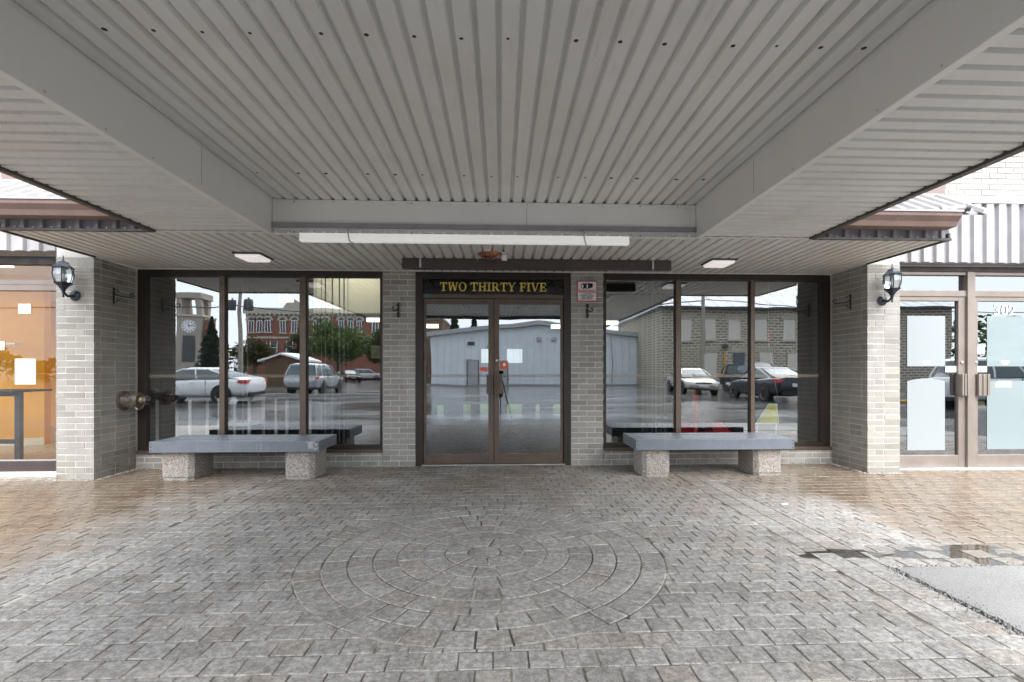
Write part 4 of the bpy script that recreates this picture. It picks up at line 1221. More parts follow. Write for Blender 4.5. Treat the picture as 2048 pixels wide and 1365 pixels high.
MB().tube([(3.565, 6.52, 1.59), (3.64, 6.56, 1.30), (3.70, 6.51, .78)], .002, 4).build("string", 'paper', og)
nt = box("paper_notice", 'paper_yellow', None, -1.655, -1.535, 6.468, 6.470, 1.37, 1.535)
tag(nt, "yellowed paper notice taped inside the left window by the brick pier", "notice")
# tripod with the camera that took the picture (it shows in the doors)
tp = thing("camera_tripod", "black camera tripod mirrored in the glass doors", "tripod", (0, -.09, 0))
box("camera_body", 'black', tp, -.07, .07, -.135, -.065, 1.145, 1.245, .008)
MB().lathe([(.036, 0), (.038, .02), (.040, .055)], (0, -.066, 1.2), 'y', 18).build("lens_barrel", 'black', tp)
MB().tube([(0, -.1, 1.14), (0, -.1, .78)], [.03, .022], 10).build("centre_column", 'black', tp)
MB().tube([(.03, -.12, 1.10), (.18, -.20, 1.06), (.20, -.21, .98)], .010, 8).build("pan_handle", 'black', tp)
for a in (90, 210, 330):
    dx, dy = math.cos(R(a)), math.sin(R(a))
    MB().tube([(dx * .03, -.1 - dy * .03, 1.02), (dx * .16, -.1 - dy * .16, .55), (dx * .34, -.1 - dy * .34, -.008)], [.017, .015, .010], 8).build("leg", 'black', tp)
MB().lathe([(.0, 0), (.07, .02), (.09, .12), (.08, .26), (.03, .32), (0, .33)], (-.02, -.12, .52), 'z', 14).build("weight_bag", 'table_dark', tp)
# ================================================================== ACROSS THE CAR PARK (seen mirrored in the glass)
random.seed(99)
M['car_white'] = pm("car_white", (.74, .75, .76), .18, var=.02, bump=0, rvar=.03)
M['car_silver'] = pm("car_silver", (.42, .44, .46), .22, .6, var=.03, bump=0, rvar=.03)
M['car_gold'] = pm("car_champagne", (.50, .46, .40), .22, .5, var=.03, bump=0, rvar=.03)
M['car_dark'] = pm("car_dark", (.02, .023, .03), .16, .2, var=.1, bump=0, rvar=.03)
M['car_glass'] = pm("car_glass", (.09, .12, .13), .06, var=.1, bump=0, rvar=.02)
M['tyre'] = pm("tyre", (.018, .018, .019), .8, var=.2)
M['rim'] = pm("rim", (.5, .5, .51), .3, .9, var=.1)
M['lamp_red'] = pm("tail_lamp", (.45, .02, .02), .2, var=.1, bump=0)
M['lamp_clear'] = pm("head_lamp", (.7, .72, .74), .12, .3, var=.1, bump=0)
M['plate'] = pm("licence_plate", (.65, .68, .72), .5, var=.05, bump=0)
M['bark'] = pm("bark", (.075, .06, .045), .9, var=.3, bump=.5, bscale=20, bdist=.02)
M['wood_pole'] = pm("pole_wood", (.30, .27, .235), .85, var=.2, bump=.3)
M['blue_wall'] = pm("pale_blue_siding", (.72, .77, .81), .6, var=.06, scale=1.2, stain=.12, stain_col=(.34, .36, .38))
M['grey_roof'] = pm("grey_roof_edge", (.40, .41, .41), .6, var=.08)
M['red_brick'] = None
def tex_brick(name, c1, c2, mo, scale, w=.5, h=.25, ms=.03):
    t = NT(name)
    xyz = t.add("ShaderNodeSeparateXYZ"); t.link(t.pos(), xyz.inputs[0])
    cb_ = t.add("ShaderNodeCombineXYZ")
    t.link(t.math('ADD', xyz.outputs[0], xyz.outputs[1]), cb_.inputs[0]); t.link(xyz.outputs[2], cb_.inputs[1])
    b = t.add("ShaderNodeTexBrick"); t.link(cb_.outputs[0], b.inputs["Vector"])
    b.inputs["Scale"].default_value = scale; b.inputs["Color1"].default_value = (*c1, 1); b.inputs["Color2"].default_value = (*c2, 1); b.inputs["Mortar"].default_value = (*mo, 1)
    b.inputs["Mortar Size"].default_value = ms; b.inputs["Brick Width"].default_value = w; b.inputs["Row Height"].default_value = h; b.inputs["Bias"].default_value = -.1
    c = t.mix(t.ramp(t.noise(3, 5, .7), [(.35, 0.), (.7, .45)]), b.outputs["Color"], tuple(x * .7 for x in c1))
    t.bsdf(c, .9, 0, t.bump(b.outputs["Fac"], .5, -.02), .2)
    return t.m
M['red_brick'] = tex_brick("red_brick", (.31, .125, .09), (.25, .10, .075), (.36, .28, .22), 3.2, .7, .24, .02)
M['limestone'] = tex_brick("limestone", (.27, .23, .165), (.165, .14, .10), (.62, .58, .50), 1.25, .62, .26, .06)
M['board'] = pm("boarded_window", (.60, .56, .50), .8, var=.05)
M['stone_trim'] = pm("stone_trim", (.46, .42, .35), .85, var=.12)
M['far_glass'] = pm("far_window_glass", (.05, .065, .08), .08, var=.2, bump=0)
M['tower_stone'] = pm("tower_stone", (.36, .32, .265), .85, var=.12)
M['brown_wood'] = pm("brown_boards", (.135, .085, .05), .8, var=.15)
M['metal_roof'] = pm("pale_metal_roof", (.42, .44, .47), .45, .2, var=.08)
def leaf_mat(name, col):
    t = NT(name)
    rn = t.attr("rnd")
    c = t.ramp(rn, [(0., tuple(x * .45 for x in col)), (.5, col), (1., tuple(min(1, x * 1.7) for x in col))])
    b = t.bsdf(c, .6, 0, None, .3)
    tl = t.add("ShaderNodeBsdfTranslucent"); t.link(c, tl.inputs[0])
    mx = t.add("ShaderNodeMixShader"); mx.inputs[0].default_value = .3
    t.link(b.outputs[0], mx.inputs[1]); t.link(tl.outputs[0], mx.inputs[2]); t.link(mx.outputs[0], t.out.inputs[0])
    return t.m
M['leaf_bright'] = leaf_mat("leaf_bright", (.10, .145, .05))
M['leaf_dark'] = leaf_mat("leaf_dark", (.05, .085, .03))
M['leaf_olive'] = leaf_mat("leaf_olive", (.075, .075, .03))
M['needle'] = leaf_mat("needle", (.035, .06, .04))

def superring(cx, lx, hy, z, n=28, p=.42):
    out = []
    for k in range(n):
        a = 2 * math.pi * k / n; c_, s_ = math.cos(a), math.sin(a)
        out.append((cx + lx * math.copysign(abs(c_) ** p, c_), hy * math.copysign(abs(s_) ** p, s_), z))
    return out
def loft(mb, rings, cap0=True, cap1=True):
    n = len(rings[0]); pts = [q for r_ in rings for q in r_]; fs = []
    for i in range(len(rings) - 1):
        for k in range(n): fs.append((i * n + k, i * n + (k + 1) % n, (i + 1) * n + (k + 1) % n, (i + 1) * n + k))
    if cap0: fs.append(tuple(range(n))[::-1])
    if cap1: fs.append(tuple(range((len(rings) - 1) * n, len(rings) * n)))
    mb.faces(pts, fs, 0, True)
KIND = {
 'sedan': dict(L=4.75, hw=.92, roof=1.43, belt=.96, cab=(-.45, -.15, .04, .27), wb=1.38, wr=.335,
   st=[(-.5, .50, .80, .70), (-.485, .36, .98, .82), (-.44, .27, 1.04, .88), (-.33, .22, 1.05, .915), (-.15, .20, 1.0, .92), (0, .20, .98, .92), (.15, .20, .97, .92), (.26, .21, .94, .915), (.38, .23, .84, .89), (.455, .27, .74, .83), (.49, .34, .66, .74), (.5, .44, .58, .66)]),
 'suv': dict(L=4.6, hw=.93, roof=1.68, belt=1.06, cab=(-.485, -.43, .06, .27), wb=1.34, wr=.37,
   st=[(-.5, .55, .98, .78), (-.488, .40, 1.06, .86), (-.44, .32, 1.10, .905), (-.3, .28, 1.11, .93), (-.1, .26, 1.09, .93), (.1, .26, 1.07, .93), (.26, .26, 1.06, .925), (.38, .28, 1.0, .905), (.455, .31, .90, .85), (.49, .38, .80, .77), (.5, .48, .70, .68)]),
 'van': dict(L=5.1, hw=.99, roof=1.76, belt=1.08, cab=(-.488, -.45, .14, .37), wb=1.50, wr=.36,
   st=[(-.5, .50, 1.0, .82), (-.488, .36, 1.08, .92), (-.4, .27, 1.11, .985), (-.1, .24, 1.1, .99), (.2, .24, 1.08, .99), (.35, .25, 1.03, .97), (.44, .28, .9, .91), (.488, .34, .78, .82), (.5, .44, .68, .72)]),
}
def car(name, kind, paint, loc, rz, label, cat, dark_lower=False):
    K = KIND[kind]; L, hw = K['L'], K['hw']
    f = thing(name, label, cat, loc, "vehicles in the car park", rz)
    mb = MB(); rings = []
    for sx, zb, zt, w in K['st']:
        n = 24; rg = []
        for k in range(n):
            a = 2 * math.pi * k / n; c_, s_ = math.cos(a), math.sin(a)
            rg.append((sx * L, w * math.copysign(abs(c_) ** .40, c_), (zb + zt) / 2 + (zt - zb) / 2 * math.copysign(abs(s_) ** .5, s_)))
        rings.append(rg)
    loft(mb, rings); mb.build("body", paint, f, local=True)
    r0, r1, f1, f0 = [v * L for v in K['cab']]
    bz, rzz = K['belt'], K['roof']
    def ring(t_, g=0.):
        a = r0 + (r1 - r0) * t_ ** .8; b = f0 + (f1 - f0) * t_ ** .9
        w = (hw * .90) * (1 - .22 * t_ ** 1.5)
        return superring((a + b) / 2, (b - a) / 2 + g, w + g, bz + (rzz - .05 - bz) * t_, p=.36)
    mb = MB(); loft(mb, [ring(t_) for t_ in (0, .3, .6, .85, .97)]); mb.build("glasshouse", 'car_glass', f, local=True)
    mb = MB(); rr = [ring(.90, .006), ring(.97, .006)]
    a, b = r1, f1
    for k, (g, dz) in enumerate(((-.05, .022), (-.16, .040), (-.40, .05))):
        rr.append(superring((a + b) / 2, (b - a) / 2 + g + .02, hw * .70 + g * .9, rzz - .05 + dz, p=.40))
    loft(mb, rr, False, True); mb.build("roof", paint, f, local=True)
    # pillars
    for s_ in (1, -1):
        for bx, tx in ((f0 - .06, f1 - .04), ((r0 + f0) * .5 + .05, (r1 + f1) * .5 + .02), (r0 + .10, r1 + .10)) + (((r0 + .75, r1 + .55),) if kind != 'sedan' else ()):
            pts = []
            for t_ in (0, .35, .7, .95):
                w = (hw * .90) * (1 - .22 * t_ ** 1.5)
                ex = -.012 if 0 else .0
                pts.append((bx + (tx - bx) * t_ ** .85, s_ * (w - .004 if abs(bx - f0) > .2 and abs(bx - r0) > .2 else w - .05), bz + (rzz - .05 - bz) * t_))
            MB().tube(pts, .035, 6).build("pillar", paint, f, local=True)
    if dark_lower:
        for s_ in (1, -1):
            MB().box(-L * .36, L * .36, s_ * hw - .03, s_ * hw + .006, .26, .40).build("cladding", 'tyre', f, .02, local=True)
    for sx in (1, -1):
        for s_ in (1, -1):
            wx, wr = sx * K['wb'], K['wr']
            mb = MB(); mb.lathe([(wr + .075, 0), (wr + .075, .012 * s_), (0, .012 * s_)], (wx, s_ * (hw - .014), wr), 'y', 28); mb.build("wheel_arch", 'tyre', f, local=True)
            y0 = s_ * (hw + .001)
            mb = MB(); mb.lathe([(wr * .66, s_ * .012), (wr * .90, s_ * .018), (wr, s_ * .004), (wr, -s_ * .2), (wr * .6, -s_ * .2)], (wx, y0, wr), 'y', 26)
            wh = mb.build("wheel", 'tyre', f, local=True)
            mb = MB(); mb.lathe([(wr * .64, s_ * .010), (wr * .68, s_ * .016), (wr * .62, s_ * .002), (wr * .10, -s_ * .004), (0, s_ * .004)], (wx, y0, wr), 'y', 22)
            for k in range(5):
                a = 2 * math.pi * k / 5 + .3
                ca, sa = math.cos(a), math.sin(a); q = wr * .055
                mb.faces([(wx + ca * wr * .1 - sa * q, y0 + s_ * .012, wr + sa * wr * .1 + ca * q), (wx + ca * wr * .1 + sa * q, y0 + s_ * .012, wr + sa * wr * .1 - ca * q), (wx + ca * wr * .62 + sa * q * 1.5, y0 + s_ * .012, wr + sa * wr * .62 - ca * q * 1.5), (wx + ca * wr * .62 - sa * q * 1.5, y0 + s_ * .012, wr + sa * wr * .62 + ca * q * 1.5)], [(0, 1, 2, 3)])
            mb.build("rim", 'rim', wh, local=True)
    for s_ in (1, -1):
        zf, zr = K['st'][-3][2] - .10, K['st'][1][2] - .17
        MB().prism([(L * .44, zf - .02), (L * .492, zf - .05), (L * .488, zf + .06), (L * .42, zf + .11)], 'y', s_ * hw * .55, s_ * hw * .90).build("headlight", 'lamp_clear', f, .015, local=True)
        MB().prism([(-L * .425, zr), (-L * .496, zr - .03), (-L * .490, zr + .11), (-L * .43, zr + .13)], 'y', s_ * hw * .52, s_ * hw * .955).build("taillight", 'lamp_red', f, .015, local=True)
        MB().box(f0 - .42, f0 - .30, s_ * (hw - .02), s_ * (hw + .14), bz + .02, bz + .15).build("mirror", paint, f, .03, local=True)
        MB().box(-.35, -.18, s_ * (hw - .01), s_ * (hw + .012), bz - .16, bz - .13).build("door_handle", paint, f, .006, local=True)
        for sx_ in (.30 * L * .5, -.16 * L):
            MB().box(sx_, sx_ + .008, s_ * (hw - .03), s_ * (hw + .0015), .36, bz - .03).build("door_gap", 'tyre', f, local=True)
    MB().box(-L * .5 - .012, -L * .496, -.26, .26, .62 if kind == 'sedan' else .78, .75 if kind == 'sedan' else .91).build("licence_plate", 'plate', f, .004, local=True)
    MB().box(L * .494, L * .5 + .010, -.26, .26, .42, .54).build("licence_plate", 'plate', f, .004, local=True)
    MB().box(L * .485, L * .5 + .004, -.42, .42, .585, .66).build("grille", 'tyre', f, .01, local=True)
    MB().box(-L * .5 - .008, -L * .48, -.66, .66, .30, .44).build("bumper_insert", 'tyre', f, .02, local=True)
    return f
GZ = -.035
car("parked_car", 'sedan', 'car_white', (-12.35, -8.1, GZ), math.pi, "white sedan parked broadside, mirrored in the left window", "car")
car("parked_suv", 'suv', 'car_silver', (-10.55, -16.15, GZ), -math.pi / 2, "silver sport utility vehicle seen from behind in the left window", "car", True)
car("parked_car", 'sedan', 'car_gold', (10.9, -15.3, GZ), math.pi / 2 + .08, "champagne sedan facing the shop, mirrored in the right window", "car")
car("parked_van", 'van', 'car_dark', (15.9, -17.9, GZ), math.pi / 2 - .05, "dark minivan parked before the stone building", "van")
car("parked_car", 'sedan', 'car_dark', (12.0, -9.1, GZ), -math.pi / 2, "black sedan seen from behind at the edge of the right window", "car")
car("parked_car", 'sedan', 'car_dark', (-19.5, -53, GZ), math.pi / 2 - .5, "distant dark car under the bright green tree", "car")
car("parked_suv", 'suv', 'car_dark', (-23.5, -53, GZ), math.pi / 2 - .4, "distant dark sport utility vehicle under the bright green tree", "car")
car("parked_suv", 'suv', 'car_white', (-21.0, -68, GZ), 0, "distant white sport utility vehicle before the red brick building", "car")
car("parked_suv", 'suv', 'car_white', (16.6, -3.4, GZ), 0.05, "white sport utility vehicle mirrored in the shop doors", "car")
car("parked_car", 'sedan', 'car_white', (34, -26, GZ), .3, "white hatchback far off, mirrored in the shop door", "car")

# pale gabled building in the middle
wb = thing("pale_gabled_building", "pale blue gabled hall mirrored in the glass doors", "building", (3.3, -31.4, 0))
MB().prism([(-6.1, GZ), (12.9, GZ), (12.9, 4.25), (3.3, 5.3), (-6.1, 4.35)], 'y', -46, -31.4).build("wall", 'blue_wall', wb)
for pts in ([(-6.6, 4.30), (3.3, 5.32), (3.3, 5.68), (-6.6, 4.70)], [(13.4, 4.22), (3.3, 5.32), (3.3, 5.68), (13.4, 4.60)]):
    MB().prism(pts, 'y', -46.3, -30.9).build("roof", 'grey_roof', wb)
for x0, x1, z1 in ((-2.9, -1.95, 2.2), (-.6, .55, 2.2), (6.2, 8.6, 2.6)):
    dd = box("door", 'grey_roof' if x0 < 5 else 'blue_wall', wb, x0, x1, -31.399, -31.33, GZ, z1)
    box("door_frame", 'dark_grey', dd, x0 - .07, x0 - .001, -31.398, -31.30, GZ, z1); box("door_frame", 'dark_grey', dd, x1 + .001, x1 + .07, -31.398, -31.30, GZ, z1)
    box("lintel", 'grey_roof', wb, x0 - .08, x1 + .08, -31.398, -31.28, z1 + .001, z1 + .07)
box("vent", 'dark_grey', wb, -2.9, -2.3, -31.399, -31.30, 3.55, 3.85)
box("vent", 'grey_roof', wb, -1.2, -.6, -31.399, -31.30, 3.25, 3.5)
box("notice", 'grey_roof', wb, -.15, .3, -31.3295, -31.31, 1.2, 1.75)
for x in (3.4, 4.7):
    MB().lathe([(.05, 0), (.20, .05), (.24, .16), (.12, .24), (0, .25)], (x, -31.40, 4.1), 'y', 14).build("flood_light", 'grey_roof', wb)
box("meter_box", 'dark_grey', wb, 7.3, 7.6, -31.399, -31.2, 2.9, 3.4)
MB().tube([(9.9, -31.35, 0), (9.9, -31.35, 4.4)], .06, 8).build("downpipe", 'grey_roof', wb)
for k in range(30):
    box("siding_joint", 'grey_roof', wb, -5.6 + k * .61, -5.575 + k * .61, -31.399, -31.385, .02, 4.28)
struct(box("kerb", 'kerb', None, -8, 13.5, -30.6, -30.3, GZ, .10), "concrete kerb along the pale gabled hall")
struct(box("kerb", 'kerb', None, -15.5, -5.5, -12.4, -12.15, GZ, .10), "concrete kerb of the parking island")
kb = struct(box("kerb", 'kerb', None, 14.5, 40, -6.4, -6.1, GZ, .10), "yellow painted kerb")
box("painted_edge", 'yellow_paint', kb, 14.5, 40, -6.3, -6.096, .02, .104)

# limestone building
sb = thing("stone_building", "two storey limestone building with boarded windows mirrored in the right window", "building", (22, -24.4, 0))
box("wall", 'limestone', sb, 12.2, 34, -38, -24.4, GZ, 6.1)
MB().prism([(-23.9, 6.05), (-31.2, 9.3), (-38.5, 6.05)], 'x', 11.8, 34.4).build("roof", 'metal_roof', sb)
x = 12.0
while x < 34:
    MB().faces([(x, -23.9, 6.10), (x + .06, -23.9, 6.10), (x + .06, -31.2, 9.35), (x, -31.2, 9.35)], [(0, 1, 2, 3)]).build("roof_seam", 'grey_roof', sb) ; x += 1.1
box("gutter", 'dark_grey', sb, 11.8, 34.4, -24.0, -23.85, 5.92, 6.08)
def stone_window(xc, z0, z1, w, mat, arch=True):
    wn_ = box("window", mat, sb, xc - w / 2, xc + w / 2, -24.41, -24.33, z0, z1)
    box("sill", 'stone_trim', wn_, xc - w / 2 - .1, xc + w / 2 + .1, -24.399, -24.25, z0 - .14, z0 - .001)
    if arch:
        n = 9
        m_ = MB()
        for k in range(n):
            u = (k + .5) / n - .5
            xx = xc + u * (w + .36); an = u * .5
            m_.prism([(xx - .05, z1 + .02), (xx + .05, z1 + .02), (xx + .065 + an * .12, z1 + .38), (xx - .065 + an * .12, z1 + .38)], 'y', -24.399, -24.34)
        m_.build("arch_stones", 'stone_trim', wn_)
    return wn_
for xc in (13.9, 15.8, 17.75, 19.8, 22.0, 24.2, 26.4):
    stone_window(xc, 3.65, 5.15, .95, 'board')
stone_window(15.9, .7, 2.65, 1.05, 'board'); stone_window(20.2, .7, 2.65, 1.05, 'board'); stone_window(18.1, 1.2, 2.6, .8, 'far_glass')
stone_window(23.2, GZ, 2.6, 2.6, 'board')
box("pipe", 'yellow_paint', sb, 16.95, 17.03, -24.32, -24.24, GZ, 2.8)
MB().lathe([(.05, 0), (.2, .1), (.22, .25), (0, .3)], (17.0, -24.4, 3.1), 'y', 12).build("wall_lamp", 'dark_grey', sb)
dc = thing("dark_container", "dark blue storage container beside the pale gabled hall", "container", (11.3, -29.5, 0))
box("body", 'dark_grey', dc, 12.95, 14.6, -33, -29.2, GZ, 3.3, .03)
for k in range(7):
    box("corrugation", 'dark_grey', dc, 13.05 + k * .22, 13.14 + k * .22, -29.199, -29.14, .15, 3.15)

# red brick hall with arched windows
rbk = thing("red_brick_hall", "long red brick hall with arched windows and stone cornice", "building", (-28, -68, 0))
box("wall", 'red_brick', rbk, -40.2, -13.5, -84, -68, GZ, 10.3)
box("cornice", 'stone_trim', rbk, -40.4, -13.3, -84.2, -67.6, 10.3, 11.0)
box("parapet", 'grey_roof', rbk, -40.3, -13.4, -84.1, -67.8, 11.0, 11.25)
box("frieze", 'stone_trim', rbk, -40.25, -13.45, -68.2, -67.94, 9.95, 10.1)
x = -40.0
while x < -13.6:
    box("bracket", 'stone_trim', rbk, x, x + .28, -67.94, -67.62, 10.11, 10.29); x += .7
MB().prism([(-34.6, 11.0), (-31.0, 11.0), (-31.9, 12.2), (-32.8, 12.7), (-33.7, 12.2)], 'y', -68.5, -67.7).build("pediment", 'stone_trim', rbk)
def arched(xc, z0, z1, w):
    n = 10; r = w / 2
    out = [(xc - r, z0), (xc + r, z0)] + [(xc + r * math.cos(math.pi * k / n), z1 - r + r * math.sin(math.pi * k / n)) for k in range(n + 1)]
    wn_ = MB().prism(out, 'y', -68.0 + .002, -67.93).build("window", 'far_glass', rbk)
    m_ = MB()
    for k in range(n):
        a, b = math.pi * k / n, math.pi * (k + 1) / n
        pts = [(xc + q * math.cos(v_), z1 - r + q * math.sin(v_)) for q, v_ in ((r + .02, a), (r + .38, a), (r + .38, b), (r + .02, b))]
        m_.prism(pts, 'y', -67.999, -67.85)
    m_.build("arch", 'stone_trim', wn_)
    fr = MB(); fr.box(xc - r, xc - r + .1, -67.929, -67.86, z0, z1 - r); fr.box(xc + r - .1, xc + r, -67.929, -67.86, z0, z1 - r); fr.box(xc - r, xc + r, -67.9295, -67.87, z1 - r - .05, z1 - r + .05); fr.box(xc - .04, xc + .04, -67.9295, -67.87, z0, z1 - r)
    fr.build("frame", 'white_paint', wn_)
    box("sill", 'stone_trim', wn_, xc - r - .15, xc + r + .15, -67.999, -67.75, z0 - .2, z0 - .001)
for xc in (-39.4, -38.1, -36.8, -34.6, -32.8, -31.0, -29.2, -27.9, -25.4, -23.9, -22.4, -20.0, -18.5, -16.4, -15.0):
    arched(xc, 7.5, 9.75, .95)
for xc in (-39, -37.5, -36, -33.5, -31.4, -29, -26.5, -24, -21.5, -19, -16.5):
    wn_ = box("window", 'far_glass', rbk, xc - .55, xc + .55, -67.998, -67.93, 4.2, 6.1)
    fr = MB(); fr.box(xc - .55, xc - .45, -67.929, -67.86, 4.2, 6.1); fr.box(xc + .45, xc + .55, -67.929, -67.86, 4.2, 6.1); fr.box(xc - .45, xc + .45, -67.929, -67.87, 5.1, 5.2)
    fr.build("frame", 'white_paint', wn_)
box("band", 'stone_trim', rbk, -40.23, -13.47, -68.2, -67.9, 6.55, 6.85)
# brown block behind the hall
bk = thing("brown_brick_block", "plain brown brick block rising behind the pale hall", "building", (-11, -52, 0))
box("wall", 'brown_wood', bk, -13.2, -7.2, -58, -49, GZ, 7.6); box("coping", 'stone_trim', bk, -13.3, -7.1, -58.1, -48.9, 7.601, 7.85)

# clock tower
ct = thing("clock_tower", "tan stone clock tower with an open belfry", "tower", (-43.5, -59, 0))
tw = MB()
tw.box(-45.2, -41.9, -61, -58.8, GZ, 9.3)
[tw.box(a_, a_ + .75, b_, b_ + .6, 9.3, 11.4) for a_ in (-45.2, -42.65) for b_ in (-61, -59.4)]; tw.box(-45.4, -41.7, -61.1, -58.6, 11.4, 12.2)
tw.build("shaft", 'tower_stone', ct)
box("recess_shade", 'dark_grey', ct, -44.4, -42.8, -58.799, -58.74, 2.6, 6.2)  # raised panel, the shade of a recess put into its dark colour
box("ledge", 'stone_trim', ct, -45.4, -41.7, -61.1, -58.6, 9.0, 9.28)
fc = MB().lathe([(.95, 0), (.95, .08), (0, .08)], (-43.6, -58.79, 7.55), 'y', 32).build("clock_face", 'sign_white', ct)
for k in range(12):
    a = 2 * math.pi * k / 12
    u, w_ = math.cos(a), math.sin(a)
    MB().faces([(-43.6 + u * r + s_ * -w_ * .06, -58.70, 7.55 + w_ * r + s_ * u * .06) for r, s_ in ((.62, -1), (.62, 1), (.88, 1), (.88, -1))], [(0, 1, 2, 3)]).build("hour_mark", 'dark_grey', fc)
for a, l_ in ((1.9, .45), (.3, .62)):
    MB().tube([(-43.6, -58.69, 7.55), (-43.6 + math.cos(a) * l_, -58.69, 7.55 + math.sin(a) * l_)], .05, 5).build("hand", 'dark_grey', fc)
rw = thing("red_brick_wing", "narrow red brick wing beside the clock tower", "building", (-40.3, -60, 0))
box("wall", 'red_brick', rw, -41.68, -40.5, -60.2, -59.2, GZ, 8.6); box("coping", 'stone_trim', rw, -41.7, -40.45, -60.3, -59.1, 8.601, 8.8)
wn_ = box("window", 'far_glass', rw, -41.3, -40.8, -59.199, -59.13, 5.2, 6.6); box("frame", 'white_paint', wn_, -41.3, -40.8, -59.1295, -59.10, 5.9, 6.0)

# little brown kiosk
hu = thing("wooden_kiosk", "small brown wooden kiosk with white trimmed gable roof", "kiosk", (-18.2, -29.6, 0))
MB().prism([(-19.7, GZ), (-16.7, GZ), (-16.7, 2.1), (-18.2, 2.6), (-19.7, 2.1)], 'y', -33, -29.6).build("wall", 'brown_wood', hu)
for pts in ([(-20.1, 1.98), (-18.2, 2.62), (-18.2, 2.78), (-20.1, 2.14)], [(-16.3, 1.98), (-18.2, 2.62), (-18.2, 2.78), (-16.3, 2.14)]):
    MB().prism(pts, 'y', -33.3, -29.2).build("roof", 'white_paint', hu)
for x in (-19.2, -18.7, -18.2, -17.7, -17.2):
    box("batten", 'brown_wood', hu, x - .03, x + .03, -29.599, -29.56, .0, 2.05)

# utility poles and cables
def pole(x, y, h, label, transf):
    f = thing("utility_pole", label, "pole", (x, y, 0), "wooden utility poles")
    MB().tube([(x, y, GZ), (x, y, h)], [.17, .12], 10).build("shaft", 'wood_pole', f)
    box("cross_arm", 'wood_pole', f, x - 1.1, x + 1.1, y - .06, y + .06, h - .9, h - .75)
    for dx in (-1., -.5, .5, 1.):
        MB().lathe([(.03, 0), (.06, .06), (.03, .1), (.06, .14), (.02, .2)], (x + dx, y, h - .75), 'z', 8).build("insulator", 'dark_grey', f)
    for dx in transf:
        MB().lathe([(.30, 0), (.33, .05), (.33, .80), (.28, .88), (.08, .9), (.06, 1.05), (0, 1.06)], (x + dx, y + .05, 6.0), 'z', 14).build("transformer", 'dark_grey', f)
    return f
pole(-20.6, -27.6, 9.2, "wooden utility pole with two transformers by the kiosk", (-.6, .7))
pole(14.6, -22.6, 8.6, "wooden utility pole before the limestone building", ())
def cable(a, b, sag, r, label):
    n = 16
    pts = [(a[0] + (b[0] - a[0]) * k / n, a[1] + (b[1] - a[1]) * k / n, a[2] + (b[2] - a[2]) * k / n - sag * 4 * (k / n) * (1 - k / n)) for k in range(n + 1)]
    o = MB().tube(pts, r, 5).build("overhead_cable", 'black', None)
    tag(o, label, "cable", "overhead cables")
cable((-75, -30, 7.0), (-20.6, -27.6, 6.4), .5, .05, "thick overhead cable left of the utility pole with transformers")
cable((-20.6, -27.6, 6.3), (14.6, -22.6, 6.3), .8, .045, "thick overhead cable between the two utility poles")
cable((-20.1, -27.6, 8.5), (14.1, -22.6, 7.9), .5, .02, "thin overhead cable on the near insulators")
cable((-19.6, -27.6, 8.5), (15.1, -22.6, 7.9), .7, .02, "thin overhead cable on the outer insulators")
cable((14.6, -22.6, 6.4), (70, -20, 6.6), 1.2, .03, "overhead cable running right from the second pole")

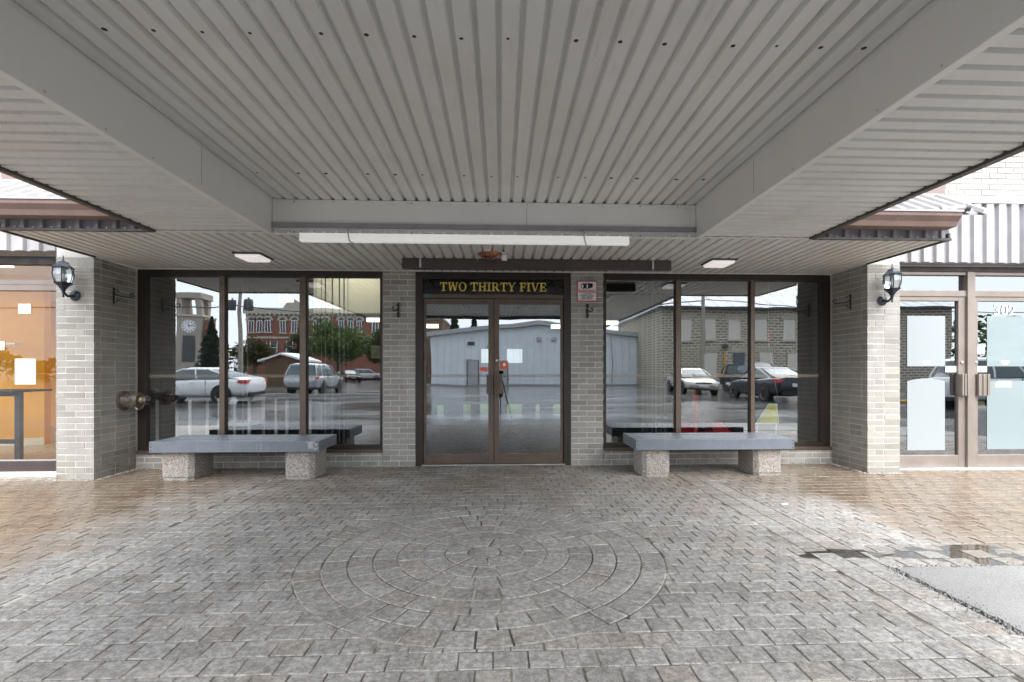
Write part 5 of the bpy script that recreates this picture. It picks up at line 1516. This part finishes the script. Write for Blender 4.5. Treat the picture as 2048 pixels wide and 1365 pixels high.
# trees
def tree(name, x, y, h, rad, zlo, mat, label, n=3600, ls_=.24, conifer=False, trunk_r=.22):
    f = thing(name, label, "tree", (x, y, 0), "trees around the car park")
    m_ = MB(); m_.tube([(x, y, GZ), (x + .1, y, zlo + .4), (x, y, zlo + (h - zlo) * .5), (x, y, h * .95)], [trunk_r, trunk_r * .8, trunk_r * .5, .03], 8)
    if not conifer:
        for k in range(6):
            a = k * 1.05; z0 = zlo + .2 + k * .15
            m_.tube([(x, y, z0), (x + math.cos(a) * rad * .35, y + math.sin(a) * rad * .35, z0 + (h - zlo) * .25), (x + math.cos(a) * rad * .7, y + math.sin(a) * rad * .7, z0 + (h - zlo) * .4)], [trunk_r * .5, trunk_r * .3, .03], 6)
    m_.build("trunk", 'bark', f)
    c_ = MB()
    if conifer:
        for k in range(n):
            t_ = random.random() ** .75
            z = zlo + (h - zlo) * (1 - t_)
            layer = .65 + .35 * abs(math.sin(z * 4.5))
            r_ = rad * t_ * layer * random.uniform(.25, 1.0)
            a = random.uniform(0, 6.283)
            add_leaf(c_, x + r_ * math.cos(a), y + r_ * math.sin(a), z - r_ * .22, ls_)
    else:
        cl = []
        for _ in range(26):
            while True:
                u = [random.uniform(-1, 1) for _ in range(3)]
                if sum(q * q for q in u) < 1: break
            cl.append((x + u[0] * rad * .72, y + u[1] * rad * .72, (zlo + h) / 2 + u[2] * (h - zlo) * .40, rad * random.uniform(.24, .42)))
        for k in range(n):
            cx, cy, cz, cr_ = random.choice(cl)
            v_ = Vector((random.gauss(0, 1), random.gauss(0, 1), random.gauss(0, 1))).normalized() * cr_ * random.uniform(.5, 1.05)
            add_leaf(c_, cx + v_.x, cy + v_.y, cz + v_.z * .8, ls_)
    c_.build("crown", mat, f, fixn=False)
def add_leaf(mb, x, y, z, s_):
    a = Vector((random.gauss(0, 1), random.gauss(0, 1), random.gauss(0, .7))).normalized() * s_ * random.uniform(.5, 1)
    b = a.orthogonal().normalized() * s_ * .45
    p = Vector((x, y, z))
    mb.faces([p - a, p + b, p + a, p - b], [(0, 1, 2, 3)], random.random())
tree("broadleaf_tree", -19.3, -47, 7.0, 4.3, 2.0, 'leaf_bright', "bright green broadleaf tree before the red brick hall", 5200)
tree("broadleaf_tree", -14.6, -50, 6.6, 2.6, 1.8, 'leaf_dark', "dark green tree at the edge of the left window", 3200)
tree("broadleaf_tree", -24.6, -38, 4.9, 2.1, 1.6, 'leaf_olive', "olive coloured tree beside the utility pole", 3000, .18)
tree("spruce_tree", -33.2, -46, 7.6, 2.5, .8, 'needle', "dark spruce right of the clock tower", 4200, .22, True)
tree("pine_tree", -6.2, -54, 9.4, 2.4, 2.0, 'needle', "taller pine behind the pale hall", 3000, .3, True)
tree("pine_tree", -3.6, -55, 8.8, 2.3, 2.0, 'needle', "shorter pine behind the pale hall", 3000, .3, True)
tree("broadleaf_tree", -29.5, -62, 7.8, 2.4, 2.0, 'leaf_dark', "dark tree in front of the red brick hall's left end", 2600)
# distant wood that closes the view behind everything
wd = MB()
for k in range(15000):
    a = random.uniform(-1.45, 1.45)
    rr = random.uniform(112, 124)
    x, y = rr * math.sin(a), 12 - rr * math.cos(a)
    hh = 6.5 + 2.2 * math.sin(a * 19) + 1.4 * math.sin(a * 47 + 1) + (2.5 if a > .6 else 0)
    add_leaf(wd, x, y, random.uniform(0, 1) ** .7 * hh, .75)
tag(wd.build("distant_wood", 'leaf_dark', None, fixn=False), "far line of trees closing the view beyond the car park", "wood", kind='stuff')
